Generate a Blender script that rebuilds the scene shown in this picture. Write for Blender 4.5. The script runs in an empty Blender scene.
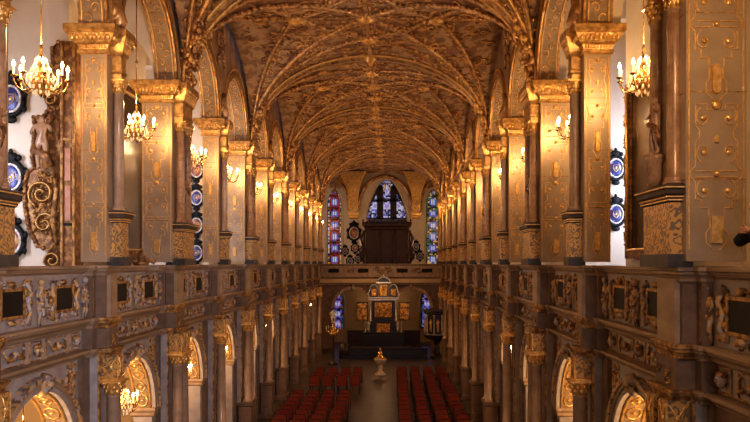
import bpy, math, random
from mathutils import Vector, Matrix
PI = math.pi
R = random.Random(7)
E = 6.5                 # eye level, also gallery rail level
HX = 4.3                # nave axis to column line
HS = {1: 4.28, -1: 4.41}
Y0, BAY = 9.6, 4.4      # first pillar row and bay length
CX = 0.78
C = bpy.context.scene.collection
sc = bpy.context.scene

# ------------------------------------------------------------------ materials
def mat(name, col, metal=0.0, rough=0.5, col2=None, scale=6.0, lo=0.4, hi=0.6, bump=0.0, bscale=40.0,
        kind='noise', emit=None, estr=0.0, spec=0.5, detail=4.0, stretch=None, col3=None, scale3=3.0):
    m = bpy.data.materials.new(name); m.use_nodes = True
    nt = m.node_tree; b = nt.nodes['Principled BSDF']
    b.inputs['Metallic'].default_value = metal; b.inputs['Roughness'].default_value = rough
    b.inputs['Specular IOR Level'].default_value = spec
    b.inputs['Base Color'].default_value = (*col, 1)
    tc = nt.nodes.new('ShaderNodeTexCoord'); src = tc.outputs['Object']
    if stretch:
        mp = nt.nodes.new('ShaderNodeMapping'); mp.inputs['Scale'].default_value = stretch
        nt.links.new(src, mp.inputs['Vector']); src = mp.outputs['Vector']
    if col2:
        if kind == 'noise':
            t = nt.nodes.new('ShaderNodeTexNoise'); t.inputs['Scale'].default_value = scale
            t.inputs['Detail'].default_value = detail; out = t.outputs['Fac']
        elif kind == 'voronoi':
            t = nt.nodes.new('ShaderNodeTexVoronoi'); t.feature = 'DISTANCE_TO_EDGE'
            t.inputs['Scale'].default_value = scale; out = t.outputs['Distance']
        elif kind == 'scroll':   # arabesque rings
            n = nt.nodes.new('ShaderNodeTexNoise'); n.inputs['Scale'].default_value = scale; n.inputs['Detail'].default_value = 1.0
            mu = nt.nodes.new('ShaderNodeMath'); mu.operation = 'MULTIPLY'; mu.inputs[1].default_value = 34.0
            si = nt.nodes.new('ShaderNodeMath'); si.operation = 'SINE'
            nt.links.new(src, n.inputs['Vector']); nt.links.new(n.outputs['Fac'], mu.inputs[0]); nt.links.new(mu.outputs[0], si.inputs[0])
            t = None; out = si.outputs[0]
        elif kind == 'brick':
            t = nt.nodes.new('ShaderNodeTexChecker'); t.inputs['Scale'].default_value = scale; out = t.outputs['Fac']
        if t: nt.links.new(src, t.inputs['Vector'])
        r = nt.nodes.new('ShaderNodeValToRGB')
        r.color_ramp.elements[0].position = lo; r.color_ramp.elements[0].color = (*col, 1)
        r.color_ramp.elements[1].position = hi; r.color_ramp.elements[1].color = (*col2, 1)
        nt.links.new(out, r.inputs['Fac']); cout = r.outputs['Color']
        if col3:
            n3 = nt.nodes.new('ShaderNodeTexNoise'); n3.inputs['Scale'].default_value = scale3; n3.inputs['Detail'].default_value = 3
            nt.links.new(tc.outputs['Object'], n3.inputs['Vector'])
            r3 = nt.nodes.new('ShaderNodeValToRGB'); r3.color_ramp.elements[0].position = .52; r3.color_ramp.elements[1].position = .6
            mx = nt.nodes.new('ShaderNodeMix'); mx.data_type = 'RGBA'
            nt.links.new(n3.outputs['Fac'], r3.inputs['Fac']); nt.links.new(r3.outputs['Color'], mx.inputs[0])
            nt.links.new(cout, mx.inputs[6]); mx.inputs[7].default_value = (*col3, 1); cout = mx.outputs[2]
        nt.links.new(cout, b.inputs['Base Color'])
    if bump:
        n = nt.nodes.new('ShaderNodeTexNoise'); n.inputs['Scale'].default_value = bscale; n.inputs['Detail'].default_value = 4
        bp = nt.nodes.new('ShaderNodeBump'); bp.inputs['Strength'].default_value = bump; bp.inputs['Distance'].default_value = 0.03
        nt.links.new(src, n.inputs['Vector']); nt.links.new(n.outputs['Fac'], bp.inputs['Height'])
        nt.links.new(bp.outputs['Normal'], b.inputs['Normal'])
    if emit:
        b.inputs['Emission Color'].default_value = (*emit, 1); b.inputs['Emission Strength'].default_value = estr
    return m

M = dict(
 gold = mat('gilding', (.95,.62,.24), .6, .3, (.66,.38,.11), 14, .35, .7, .25, 60),
 gold_dull = mat('dull_gilding', (.62,.36,.13), .55, .45, (.20,.10,.04), 9, .4, .62, .5, 50),
 panel = mat('bronze_panel', (.52,.40,.28), .35, .36, (.40,.30,.20), 2.2, .35, .7, .12, 9),
 capital = mat('capital_gold', (.78,.50,.19), .6, .3, (.34,.19,.07), 10, .4, .7, .25, 50),
 box = mat('arabesque', (.66,.38,.12), .4, .42, (.24,.17,.11), 7.5, -.1, .25, .1, 60, kind='scroll'),
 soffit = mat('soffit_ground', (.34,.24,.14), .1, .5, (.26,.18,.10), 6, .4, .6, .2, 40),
 silverb = mat('bright_silver', (.75,.68,.6), .6, .3, (.5,.45,.4), 8, .4, .6),
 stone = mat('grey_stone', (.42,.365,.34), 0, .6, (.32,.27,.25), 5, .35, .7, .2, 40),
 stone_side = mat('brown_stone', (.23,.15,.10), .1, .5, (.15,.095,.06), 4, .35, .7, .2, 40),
 relief = mat('painted_relief', (.46,.385,.34), .1, .45, (.60,.36,.14), 9, .47, .52, .3, 60, col3=(.16,.10,.08), scale3=10),
 cornice = mat('cornice_stone', (.46,.33,.22), .2, .42, (.32,.22,.14), 5, .3, .7, .1, 30, stretch=(1,.3,1)),
 marble = mat('column_marble', (.44,.32,.23), .1, .25, (.34,.23,.16), 5, .35, .7, .05, 20),
 redmarble = mat('red_marble', (.46,.28,.16), .05, .25, (.32,.18,.10), 9, .4, .65, .05, 20),
 black = mat('black_slate', (.008,.008,.009), 0, .5, (.012,.011,.011), 8, .4, .6, spec=.25),
 plinth = mat('dark_plinth', (.05,.045,.045), 0, .35, (.08,.07,.07), 5, .4, .6),
 plaster = mat('white_plaster', (.78,.69,.56), 0, .8, (.68,.59,.47), 1.2, .35, .7, .05, 8),
 cream = mat('cream_plaster', (.72,.55,.34), 0, .8, (.60,.44,.26), .8, .35, .7, .05, 8),
 web = mat('painted_vault', (.43,.285,.155), .05, .6, (.21,.115,.06), 2.4, .48, .57, .25, 9, col3=(.29,.14,.07), scale3=6, detail=6),
 rib = mat('gilded_rib', (.62,.38,.16), .6, .32, (.24,.13,.06), 8, .4, .65, .35, 40),
 stucco = mat('gilded_stucco', (.75,.46,.19), .7, .3, (.36,.18,.08), 2.5, .45, .6, .3, 40),
 wallp = mat('painted_spandrel', (.40,.26,.15), .1, .55, (.26,.14,.07), 2.4, .45, .58, .2, 12),
 floor = mat('stone_floor', (.085,.06,.045), 0, .35, (.05,.036,.03), 2.2, .4, .6, .05, 10, kind='noise'),
 dark = mat('dark_stone', (.09,.06,.045), 0, .6, (.05,.035,.03), 3, .4, .6, .2, 20),  # dark brown stone, the tone is its own colour
 wood = mat('dark_oak', (.060,.017,.009), 0, .45, (.030,.010,.006), 6, .4, .6, .2, 30, stretch=(3,3,.6)),
 redcloth = mat('red_upholstery', (.30,.04,.012), 0, .8, (.20,.026,.009), 18, .4, .6, .1, 80),
 chairframe = mat('chair_frame', (.035,.018,.014), .1, .4, (.02,.012,.01), 12, .4, .6),
 candle = mat('candle_wax', (.9,.82,.66), 0, .4, (.8,.7,.5), 12, .4, .6, emit=(1,.62,.28), estr=1.2),
 flame = mat('candle_flame', (1,.8,.5), 0, .4, emit=(1,.66,.30), estr=60),
 crystal = mat('crystal_drop', (.95,.85,.7), .2, .08, (.9,.7,.45), 20, .4, .6, emit=(1,.6,.28), estr=.35),  # faint emission stands in for candlelight caught in the drops
 brass = mat('chandelier_brass', (.85,.55,.22), .9, .22, (.6,.36,.12), 16, .4, .6),
 wing = mat('carved_walnut_gold', (.20,.095,.04), .4, .38, (.46,.25,.09), 9, .46, .6, .6, 30),
 pink = mat('pink_marble', (.62,.33,.22), .05, .3, (.5,.25,.16), 6, .4, .6),
 paint = mat('dark_painting', (.10,.055,.03), .15, .22, (.022,.014,.012), 1.3, .42, .62, .03, 6),
 blueoval = mat('blue_enamel', (.04,.05,.20), .1, .3, (.30,.28,.40), 9, .52, .6),
 redoval = mat('brown_enamel', (.26,.09,.06), .1, .3, (.5,.3,.12), 9, .5, .6),
 ring = mat('pale_ring', (.78,.76,.74), .1, .4, (.5,.42,.3), 20, .5, .6),
 altargold = mat('altar_relief_gold', (.85,.48,.13), .55, .4, (.26,.12,.04), 9, .45, .58, .8, 16),
 silver = mat('silver', (.34,.30,.26), .6, .35, (.2,.17,.15), 8, .4, .6),
 ebony = mat('ebony', (.018,.013,.011), 0, .3, (.03,.02,.015), 8, .4, .6),
 lead = mat('window_lead', (.03,.025,.02), .2, .5, (.05,.04,.03), 8, .4, .6),
 skin = mat('skin', (.62,.36,.25), 0, .5, (.56,.30,.20), 9, .4, .6),
 hair = mat('hair', (.05,.03,.02), 0, .6, (.03,.02,.015), 30, .4, .6),
 jacket = mat('black_jacket', (.012,.012,.014), 0, .8, (.02,.02,.022), 30, .4, .6, .1, 60),
 trouser = mat('dark_trousers', (.02,.022,.035), 0, .8, (.03,.03,.04), 30, .4, .6),
 marblewhite = mat('font_marble', (.62,.52,.42), .1, .3, (.45,.35,.26), 8, .4, .6),
 bluecloth = mat('blue_carpet', (.03,.035,.09), 0, .8, (.02,.02,.05), 8, .4, .6),
 daylight_and_fill = mat('daylit_leaded_glass', (.7,.75,.9), 0, .3, (.5,.56,.8), 6, .4, .6, emit=(.62,.70,1), estr=1.6),
)
def glass(name, c, s=1.0):
    return mat(name, tuple(v*.5 for v in c), 0, .25, tuple(v*.25 for v in c), 14, .4, .6, emit=tuple(v*v for v in c), estr=s*.8)
G = dict(blue=glass('blue_glass',(.35,.42,.95),.32), red=glass('red_glass',(.65,.14,.12),.32), gold=glass('amber_glass',(.95,.72,.40),.42),
         white=glass('clear_glass',(.85,.88,1),.42), green=glass('green_glass',(.2,.40,.28),.45), violet=glass('violet_glass',(.66,.55,.95),.42), dark=glass('dark_glass',(.10,.08,.10),.4))

# ------------------------------------------------------------------ mesh builder
class MB:
    def __init__(s): s.V=[]; s.F=[]; s.S=[]; s.MI=[]; s.mats=[]
    def mi(s, m):
        if m not in s.mats: s.mats.append(m)
        return s.mats.index(m)
    def add(s, vs, fs, m, smooth=False):
        o=len(s.V); k=s.mi(m); s.V += [tuple(v) for v in vs]
        for f in fs: s.F.append(tuple(i+o for i in f)); s.S.append(smooth); s.MI.append(k)
    def box(s,x0,x1,y0,y1,z0,z1,m):
        vs=[(x,y,z) for z in (z0,z1) for y in (y0,y1) for x in (x0,x1)]
        s.add(vs,[(0,2,3,1),(4,5,7,6),(0,1,5,4),(2,6,7,3),(0,4,6,2),(1,3,7,5)],m)
    def sq(s,prof,x0,x1,y0,y1,m,cap=True):       # rectangle swept through (offset, z)
        vs=[]; fs=[]
        for o,z in prof: vs += [(x0-o,y0-o,z),(x1+o,y0-o,z),(x1+o,y1+o,z),(x0-o,y1+o,z)]
        for i in range(len(prof)-1):
            for j in range(4):
                a=i*4+j; b=i*4+(j+1)%4; fs.append((a,b,b+4,a+4))
        if cap: fs.append((3,2,1,0)); n=(len(prof)-1)*4; fs.append((n,n+1,n+2,n+3))
        s.add(vs,fs,m)
    def lathe(s,prof,cx,cy,m,n=12,smooth=True,sx=1,sy=1):
        vs=[]; fs=[]
        for r,z in prof:
            for j in range(n): a=2*PI*j/n; vs.append((cx+r*sx*math.cos(a),cy+r*sy*math.sin(a),z))
        for i in range(len(prof)-1):
            for j in range(n): a=i*n+j; b=i*n+(j+1)%n; fs.append((a,b,b+n,a+n))
        fs.append(tuple(range(n-1,-1,-1))); k=(len(prof)-1)*n; fs.append(tuple(range(k,k+n)))
        s.add(vs,fs,m,smooth)
    def tube(s,pts,rad,m,n=6,smooth=True,flat=1.0,up=None):
        pts=[Vector(p) for p in pts]; k=len(pts)
        rr=rad if isinstance(rad,(list,tuple)) else [rad]*k
        vs=[]; fs=[]; u=None
        for i,p in enumerate(pts):
            t=(pts[min(i+1,k-1)]-pts[max(i-1,0)])
            if t.length<1e-9: t=Vector((0,0,1))
            t.normalize()
            if u is None:
                g=Vector(up) if up else (Vector((0,0,1)) if abs(t.z)<.9 else Vector((1,0,0)))
                u=g
            if up: u=Vector(up)
            u=(u-t*u.dot(t))
            if u.length<1e-6: u=t.orthogonal()
            u.normalize(); w=t.cross(u)
            for j in range(n): a=2*PI*(j+.5)/n; vs.append(p+(u*math.cos(a)*flat+w*math.sin(a))*rr[i])
        for i in range(k-1):
            for j in range(n): a=i*n+j; b=i*n+(j+1)%n; fs.append((a,b,b+n,a+n))
        fs.append(tuple(range(n-1,-1,-1))); q=(k-1)*n; fs.append(tuple(range(q,q+n)))
        s.add(vs,fs,m,smooth)
    def ell(s,c,r,m,nu=8,nv=5,rot=None):
        vs=[]; fs=[]; c=Vector(c)
        def P(v):
            v=Vector(v)
            if rot: v=rot@v
            return c+v
        vs.append(P((0,0,-r[2])))
        for i in range(1,nv):
            ph=-PI/2+PI*i/nv
            for j in range(nu):
                a=2*PI*j/nu; vs.append(P((r[0]*math.cos(ph)*math.cos(a),r[1]*math.cos(ph)*math.sin(a),r[2]*math.sin(ph))))
        vs.append(P((0,0,r[2]))); T=len(vs)-1
        for j in range(nu): fs.append((0,1+(j+1)%nu,1+j))
        for i in range(nv-2):
            for j in range(nu): a=1+i*nu+j; b=1+i*nu+(j+1)%nu; fs.append((a,b,b+nu,a+nu))
        q=1+(nv-2)*nu
        for j in range(nu): fs.append((q+j,q+(j+1)%nu,T))
        s.add(vs,fs,m,True)
    def merge(s,o,fn):
        for k,mm in enumerate(o.mats):
            fs=[f for f,i in zip(o.F,o.MI) if i==k]; sm=[x for x,i in zip(o.S,o.MI) if i==k]
            if not fs: continue
            off=len(s.V); kk=s.mi(mm); used={}
            for f,x in zip(fs,sm):
                nf=[]
                for i in f:
                    if i not in used: used[i]=len(s.V); s.V.append(tuple(fn(o.V[i])))
                    nf.append(used[i])
                s.F.append(tuple(nf)); s.S.append(x); s.MI.append(kk)
    def mesh(s,name,origin=(0,0,0),mirror=False):
        me=bpy.data.meshes.new(name); sx=-1 if mirror else 1
        vs=[(sx*(v[0]-origin[0]),v[1]-origin[1],v[2]-origin[2]) for v in s.V]
        fs=[tuple(reversed(f)) for f in s.F] if mirror else s.F
        me.from_pydata(vs,[],fs)
        for m in s.mats: me.materials.append(m)
        me.polygons.foreach_set('material_index',s.MI); me.polygons.foreach_set('use_smooth',s.S)
        me.update(); return me

def link(name, me, parent=None, loc=(0,0,0), rz=0):
    o=bpy.data.objects.new(name,me); C.objects.link(o); o.location=loc; o.rotation_euler.z=rz
    if parent: o.parent=parent
    return o
def tag(o,label=None,cat=None,group=None,kind=None):
    if label: o['label']=label
    if cat: o['category']=cat
    if group: o['group']=group
    if kind: o['kind']=kind
    return o
def thing(name,label,cat,loc=(0,0,0),rz=0,group=None):
    o=bpy.data.objects.new(name,None); C.objects.link(o); o.empty_display_size=.1; o.location=loc; o.rotation_euler.z=rz
    return tag(o,label,cat,group)
def struct(name,mb,loc=(0,0,0)):
    return tag(link(name,mb.mesh(name),None,loc),kind='structure')
def kit(parts):       # [(name, MB, origin, [(subname, MB)])] -> {side: [(name, mesh, origin)]}
    out={}
    for side in (1,-1):
        L=[]
        for p in parts:
            name,mb=p[0],p[1]; sub=p[2] if len(p)>2 else []
            L.append((name,mb.mesh(name,(0,0,0),side<0),[(n,b.mesh(n,(0,0,0),side<0)) for n,b in sub]))
        out[side]=L
    return out
def place(k,root,side,partlabels=None):
    for name,me,sub in k[side]:
        o=link(name,me,root)
        for n,m2 in sub: link(n,m2,o)
ORD=['first','second','third','fourth','fifth','sixth','seventh','eighth','ninth','tenth','eleventh','twelfth','thirteenth','fourteenth','fifteenth','sixteenth','seventeenth','eighteenth','nineteenth','twentieth']
SIDE={1:'right',-1:'left'}

# ------------------------------------------------------------------ ornament helpers
def spiral(c,r0,turns,a0,sgn=1,n=22,tail=0.0):
    pts=[]
    for i in range(n):
        t=i/(n-1); a=a0+sgn*turns*2*PI*(1-t); r=r0*(.14+.86*(1-t)**.9)
        pts.append((c[0]+r*math.cos(a),c[1]+r*math.sin(a)))
    return pts
def relief(w,h,seed,mtl,n=10,d=.05,figs=0,leafm=None,holes=()):
    """carved scrollwork in the plane u,v (0..w,0..h) rising along +t; returned as MB in (u,v,t)"""
    r=random.Random(seed); b=MB(); leafm=leafm or mtl
    def inhole(u,v): return any(a<u<c and p<v<q for a,p,c,q in holes)
    k=0; tries=0
    while k<n and tries<n*12:
        tries+=1
        rad=r.uniform(.09,.17)*min(1,h*1.4); rad=min(rad,h*.45,w*.45)
        u=r.uniform(rad,w-rad); v=r.uniform(rad,h-rad)
        if inhole(u,v): continue
        pts=spiral((u,v),rad,1.25,r.uniform(0,6.28),r.choice((-1,1)),14)
        b.tube([(p[0],p[1],.01) for p in pts],[rad*(.18-.10*i/13) for i in range(14)],mtl,5,flat=d/(rad*.18)*.5,up=(0,0,1))
        k+=1
        for q in range(3):
            a=r.uniform(0,6.28); lu=u+math.cos(a)*rad; lv=v+math.sin(a)*rad
            if not(.03<lu<w-.03 and .03<lv<h-.03) or inhole(lu,lv): continue
            b.ell((lu,lv,.02),(rad*.42,rad*.2,d*.7),leafm,6,4,Matrix.Rotation(a,3,'Z'))
    for i in range(figs):
        u=w*(i+.5)/figs; figure2d(b,u,0.02*h,h*.94,mtl,d)
    return b
def figure2d(b,u,v0,H,m,d=.08):
    """a carved half-round figure, standing"""
    b.ell((u,v0+H*.90,d*.9),(H*.065,H*.085,H*.065),m,8,6)                     # head
    b.ell((u,v0+H*.79,d*.7),(H*.03,H*.05,d*.8),m,6,4)
    b.ell((u,v0+H*.66,d*.6),(H*.105,H*.15,d*1.1),m,8,6)                        # chest
    b.ell((u,v0+H*.48,d*.5),(H*.10,H*.14,d),m,8,6)
    for s in (-1,1):
        b.tube([(u+s*H*.09,v0+H*.75,d*.6),(u+s*H*.17,v0+H*.62,d*.8),(u+s*H*.10,v0+H*.50,d*1.3)],[H*.035,H*.03,H*.022],m,6)
        b.tube([(u+s*H*.05,v0+H*.45,d*.5),(u+s*H*.07,v0+H*.24,d*1.0),(u+s*H*.05,v0,d*.4)],[H*.06,H*.045,H*.03],m,6)
    b.tube([(u-H*.1,v0+H*.5,d*1.0),(u,v0+H*.42,d*1.5),(u+H*.12,v0+H*.36,d),(u+H*.14,v0+H*.2,d*.6)],[H*.03,H*.05,H*.04,H*.015],m,6)   # drape
def on_nave(b,rel,x,y,z):      # relief plane facing the nave (-x), u along y
    b.merge(rel,lambda p:(x-p[2],y+p[0],z+p[1]))
def on_front(b,rel,x,y,z):     # relief plane facing the viewer (-y), u along x
    b.merge(rel,lambda p:(x+p[0],y-p[2],z+p[1]))
def ribbons(b,paths,m,wd=.02,h=.012):
    for p in paths: b.tube([(q[0],q[1],h*.5) for q in p],wd*.5,m,4,False,flat=h/wd*1.2,up=(0,0,1))
def strapwork(w,z0,z1,m,mj,unit=1.85,wd=.02):
    """interlaced bands on a tall panel; u centred on 0"""
    b=MB(); jew=MB(); H=z1-z0; n=max(1,round(H/unit)); uh=H/n; W=w/2-.03
    half=[(.12,1),(.12,.94),(.36,.94),(.36,.975),(.80,.975),(.80,.83),(.66,.80),(.66,.755),(.82,.72),(.82,.56),(1,.53),(1,.49),(.82,.46),
          (.82,.34),(.60,.34),(.60,.285),(.30,.285),(.30,.22),(.26,.22),(.26,.15),(.40,.12),(.40,.05),(.26,.03),(.12,0)]
    for k in range(n):
        zb=z0+k*uh
        for s in (-1,1):
            ribbons(b,[[(s*u*W,zb+v*uh) for u,v in half]],m,wd)
            for cu,cv,rr,a0,sg in ((.50,.885,.33,PI*.5,1),(.48,.655,.33,-PI*.5,-1),(.47,.40,.34,PI*.5,1)):
                p=spiral((0,0),1,.95,a0,sg,18); ribbons(b,[[(s*(cu*W+q[0]*rr*W),zb+cv*uh+q[1]*rr*W*1.25) for q in p]],m,wd)
                b.ell((s*cu*W,zb+cv*uh,.008),(.12*W,.12*W,.012),m,8,4)
            ribbons(b,[[(s*.12*W,zb+.53*uh),(s*.82*W,zb+.53*uh)],[(s*.12*W,zb+.49*uh),(s*.82*W,zb+.49*uh)]],m,wd)
        jew.ell((0,zb+.51*uh,.01),(.085*W+.012,.085*W+.012,.03),mj,10,5)
        jew.ell((0,zb+.97*uh,.01),(.2*W,.2*W,.02),mj,12,5)
        rr=.17*W+.01; jew.box(-rr,rr,zb+.05*uh,zb+.23*uh,0,.03,mj) if k%2==0 else capsule(jew,0,zb+.04*uh,zb+.25*uh,rr,mj)
        jew.box(-.05*W-.008,.05*W+.008,zb+.72*uh,zb+.765*uh,0,.028,mj)
    e=w/2-.012
    for s in (-1,1): ribbons(b,[[(s*e,z0),(s*e,z1)]],m,wd)
    return b,jew
def capsule(b,u,v0,v1,r,m):
    pts=[]
    for i in range(9): a=PI*i/8; pts.append((u+r*math.cos(a),v1-r+r*math.sin(a)))
    for i in range(9): a=PI+PI*i/8; pts.append((u+r*math.cos(a),v0+r+r*math.sin(a)))
    n=len(pts); vs=[(p[0],p[1],0) for p in pts]+[(u+(p[0]-u)*.8,(v0+v1)/2+(p[1]-(v0+v1)/2)*.93,.03) for p in pts]
    b.add(vs,[(i,(i+1)%n,(i+1)%n+n,i+n) for i in range(n)]+[tuple(range(n,2*n))],m)
def extr(b,prof,y0,y1,m):       # moulding profile [(x,z)] extruded along y (closed polygon)
    n=len(prof); vs=[(x,y0,z) for x,z in prof]+[(x,y1,z) for x,z in prof]
    b.add(vs,[(i,(i+1)%n,(i+1)%n+n,i+n) for i in range(n)]+[tuple(range(n-1,-1,-1)),tuple(range(n,2*n))],m)
def cprof(x,z0,z1,p):           # classical cornice profile projecting p towards the nave from x
    h=z1-z0
    return [(x+.1,z0),(x,z0),(x-p*.2,z0+h*.08),(x-p*.25,z0+h*.25),(x-p*.45,z0+h*.42),(x-p*.7,z0+h*.52),(x-p*.75,z0+h*.68),(x-p,z0+h*.74),(x-p,z0+h*.96),(x-p*.92,z1),(x+.1,z1)]
def sqc(z0,z1,p):
    h=z1-z0
    return [(0,z0),(p*.2,z0+h*.08),(p*.25,z0+h*.25),(p*.45,z0+h*.42),(p*.7,z0+h*.52),(p*.75,z0+h*.68),(p,z0+h*.74),(p,z0+h*.96),(p*.92,z1)]
def arch_wall(b,y0,y1,zt,cy,r,zs,zb,x0,x1,m,ms=None,n=24,soffit=True):
    ms=ms or m
    for a,c in ((y0,cy-r),(cy+r,y1)):
        if c-a>1e-4: b.box(x0,x1,a,c,zb,zt,m)
    P=[(cy-r*math.cos(PI*i/n),zs+r*math.sin(PI*i/n)) for i in range(n+1)]
    for i in range(n):
        (a,za),(c,zc)=P[i],P[i+1]
        for x,fl in ((x0,0),(x1,1)):
            q=[(x,a,za),(x,c,zc),(x,c,zt),(x,a,zt)]
            b.add(q,[(3,2,1,0) if not fl else (0,1,2,3)],m)
        if soffit: b.add([(x0,a,za),(x1,a,za),(x1,c,zc),(x0,c,zc)],[(0,1,2,3)],ms,True)
        b.add([(x0,a,zt),(x1,a,zt),(x1,c,zt),(x0,c,zt)],[(0,3,2,1)],m)
def ring(b,cy,zs,r0,r1,x0,x1,m,n=24,a0=0,a1=PI):
    vs=[];fs=[]
    for i in range(n+1):
        a=a0+(a1-a0)*i/n; c,s=math.cos(a),math.sin(a)
        vs+=[(x0,cy-r0*c,zs+r0*s),(x1,cy-r0*c,zs+r0*s),(x1,cy-r1*c,zs+r1*s),(x0,cy-r1*c,zs+r1*s)]
    for i in range(n):
        for j in range(4): a=i*4+j; q=i*4+(j+1)%4; fs.append((a,q,q+4,a+4))
    fs+= [(3,2,1,0),(n*4,n*4+1,n*4+2,n*4+3)]
    b.add(vs,fs,m,False)
def colprof(r,z0,z1,base=True,cap=True):
    H=z1-z0; p=[]
    p+=[(r*1.45,z0),(r*1.45,z0+r*.3),(r*1.3,z0+r*.45),(r*1.15,z0+r*.5),(r*1.3,z0+r*.7),(r*1.1,z0+r*.95),(r,z0+r*1.1)]
    p+=[(r*1.02,z0+H*.3),(r*.98,z0+H*.6),(r*.88,z1-r*.3),(r*1.02,z1-r*.2),(r*1.02,z1-r*.05),(r*.9,z1)]
    return p
def corinth(b,cx,cy,r,z0,z1,m):
    h=z1-z0
    b.lathe([(r*.9,z0),(r*.95,z0+h*.3),(r*1.1,z0+h*.6),(r*1.4,z0+h*.85),(r*1.4,z0+h*.88)],cx,cy,m,12)
    for t,(zz,rr,k) in enumerate(((.25,1.12,8),(.55,1.25,8))):
        for j in range(k):
            a=2*PI*(j+.5*t)/k
            b.ell((cx+r*rr*math.cos(a),cy+r*rr*math.sin(a),z0+h*zz),(r*.18,r*.3,h*.2),m,5,4,Matrix.Rotation(a,3,'Z'))
    for j in range(4):
        a=PI/4+PI/2*j; b.ell((cx+r*1.5*math.cos(a),cy+r*1.5*math.sin(a),z0+h*.8),(r*.28,r*.28,h*.14),m,6,4)
    b.box(cx-r*1.55,cx+r*1.55,cy-r*1.55,cy+r*1.55,z1-h*.12,z1,m)

def arch_pts(cx,w,z0,z1,pointed=True,n=10):
    zs=z1-w*.9 if pointed else z1-w/2
    pts=[(cx-w/2,z0),(cx-w/2,zs)]
    for i in range(1,n): 
        t=i/n; 
        if pointed: pts.append((cx-w/2+ w/2*t, zs+(z1-zs)*math.sin(t*PI/2)**.8))
        else: pts.append((cx-w/2*math.cos(PI/2*t), zs+w/2*math.sin(PI/2*t)))
    pts.append((cx,z1))
    return pts+[(2*cx-x,z) for x,z in reversed(pts[:-1])]
def wall_open(b,x0,x1,z0,z1,y0,y1,ops,m):
    """wall in the x-z plane with arched openings, as vertical strips"""
    xs=x0
    for (cx,w,a,t,pt) in sorted(ops):
        b.box(xs,cx-w/2,y0,y1,z0,z1,m); (b.box(cx-w/2,cx+w/2,y0,y1,z0,a,m) if a>z0+.03 else None)
        P=arch_pts(cx,w,a,t,pt)[1:-1]
        for i in range(len(P)-1):
            (ax,az),(bx_,bz)=P[i],P[i+1]
            for yy,fl in ((y0,0),(y1,1)):
                q=[(ax,yy,az),(bx_,yy,bz),(bx_,yy,z1),(ax,yy,z1)]; b.add(q,[(0,1,2,3) if not fl else (3,2,1,0)],m)
            b.add([(ax,y0,az),(bx_,y0,bz),(bx_,y1,bz),(ax,y1,az)],[(3,2,1,0)],m)
        xs=cx+w/2
    b.box(xs,x1,y0,y1,z0,z1,m)
# human-like figures grown with the skin modifier ------------------------------
def skinned(name,joints,edges,root,sub=1,m=None):
    me=bpy.data.meshes.new(name); keys=list(joints); idx={k:i for i,k in enumerate(keys)}
    me.from_pydata([joints[k][0] for k in keys],[(idx[a],idx[b]) for a,b in edges],[])
    o=bpy.data.objects.new(name,me); C.objects.link(o)
    md=o.modifiers.new('skin','SKIN'); md.use_smooth_shade=True
    for i,k in enumerate(keys):
        r=joints[k][1]; r=r if isinstance(r,tuple) else (r,r)
        me.skin_vertices[0].data[i].radius=r; me.skin_vertices[0].data[i].use_root=(k==root)
    if sub: s=o.modifiers.new('sub','SUBSURF'); s.levels=sub; s.render_levels=sub
    dg=bpy.context.evaluated_depsgraph_get(); ev=o.evaluated_get(dg)
    res=bpy.data.meshes.new_from_object(ev); res.name=name
    bpy.data.objects.remove(o)
    for p in res.polygons: p.use_smooth=True
    res.materials.clear()
    if m: res.materials.append(m)
    return res

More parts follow.
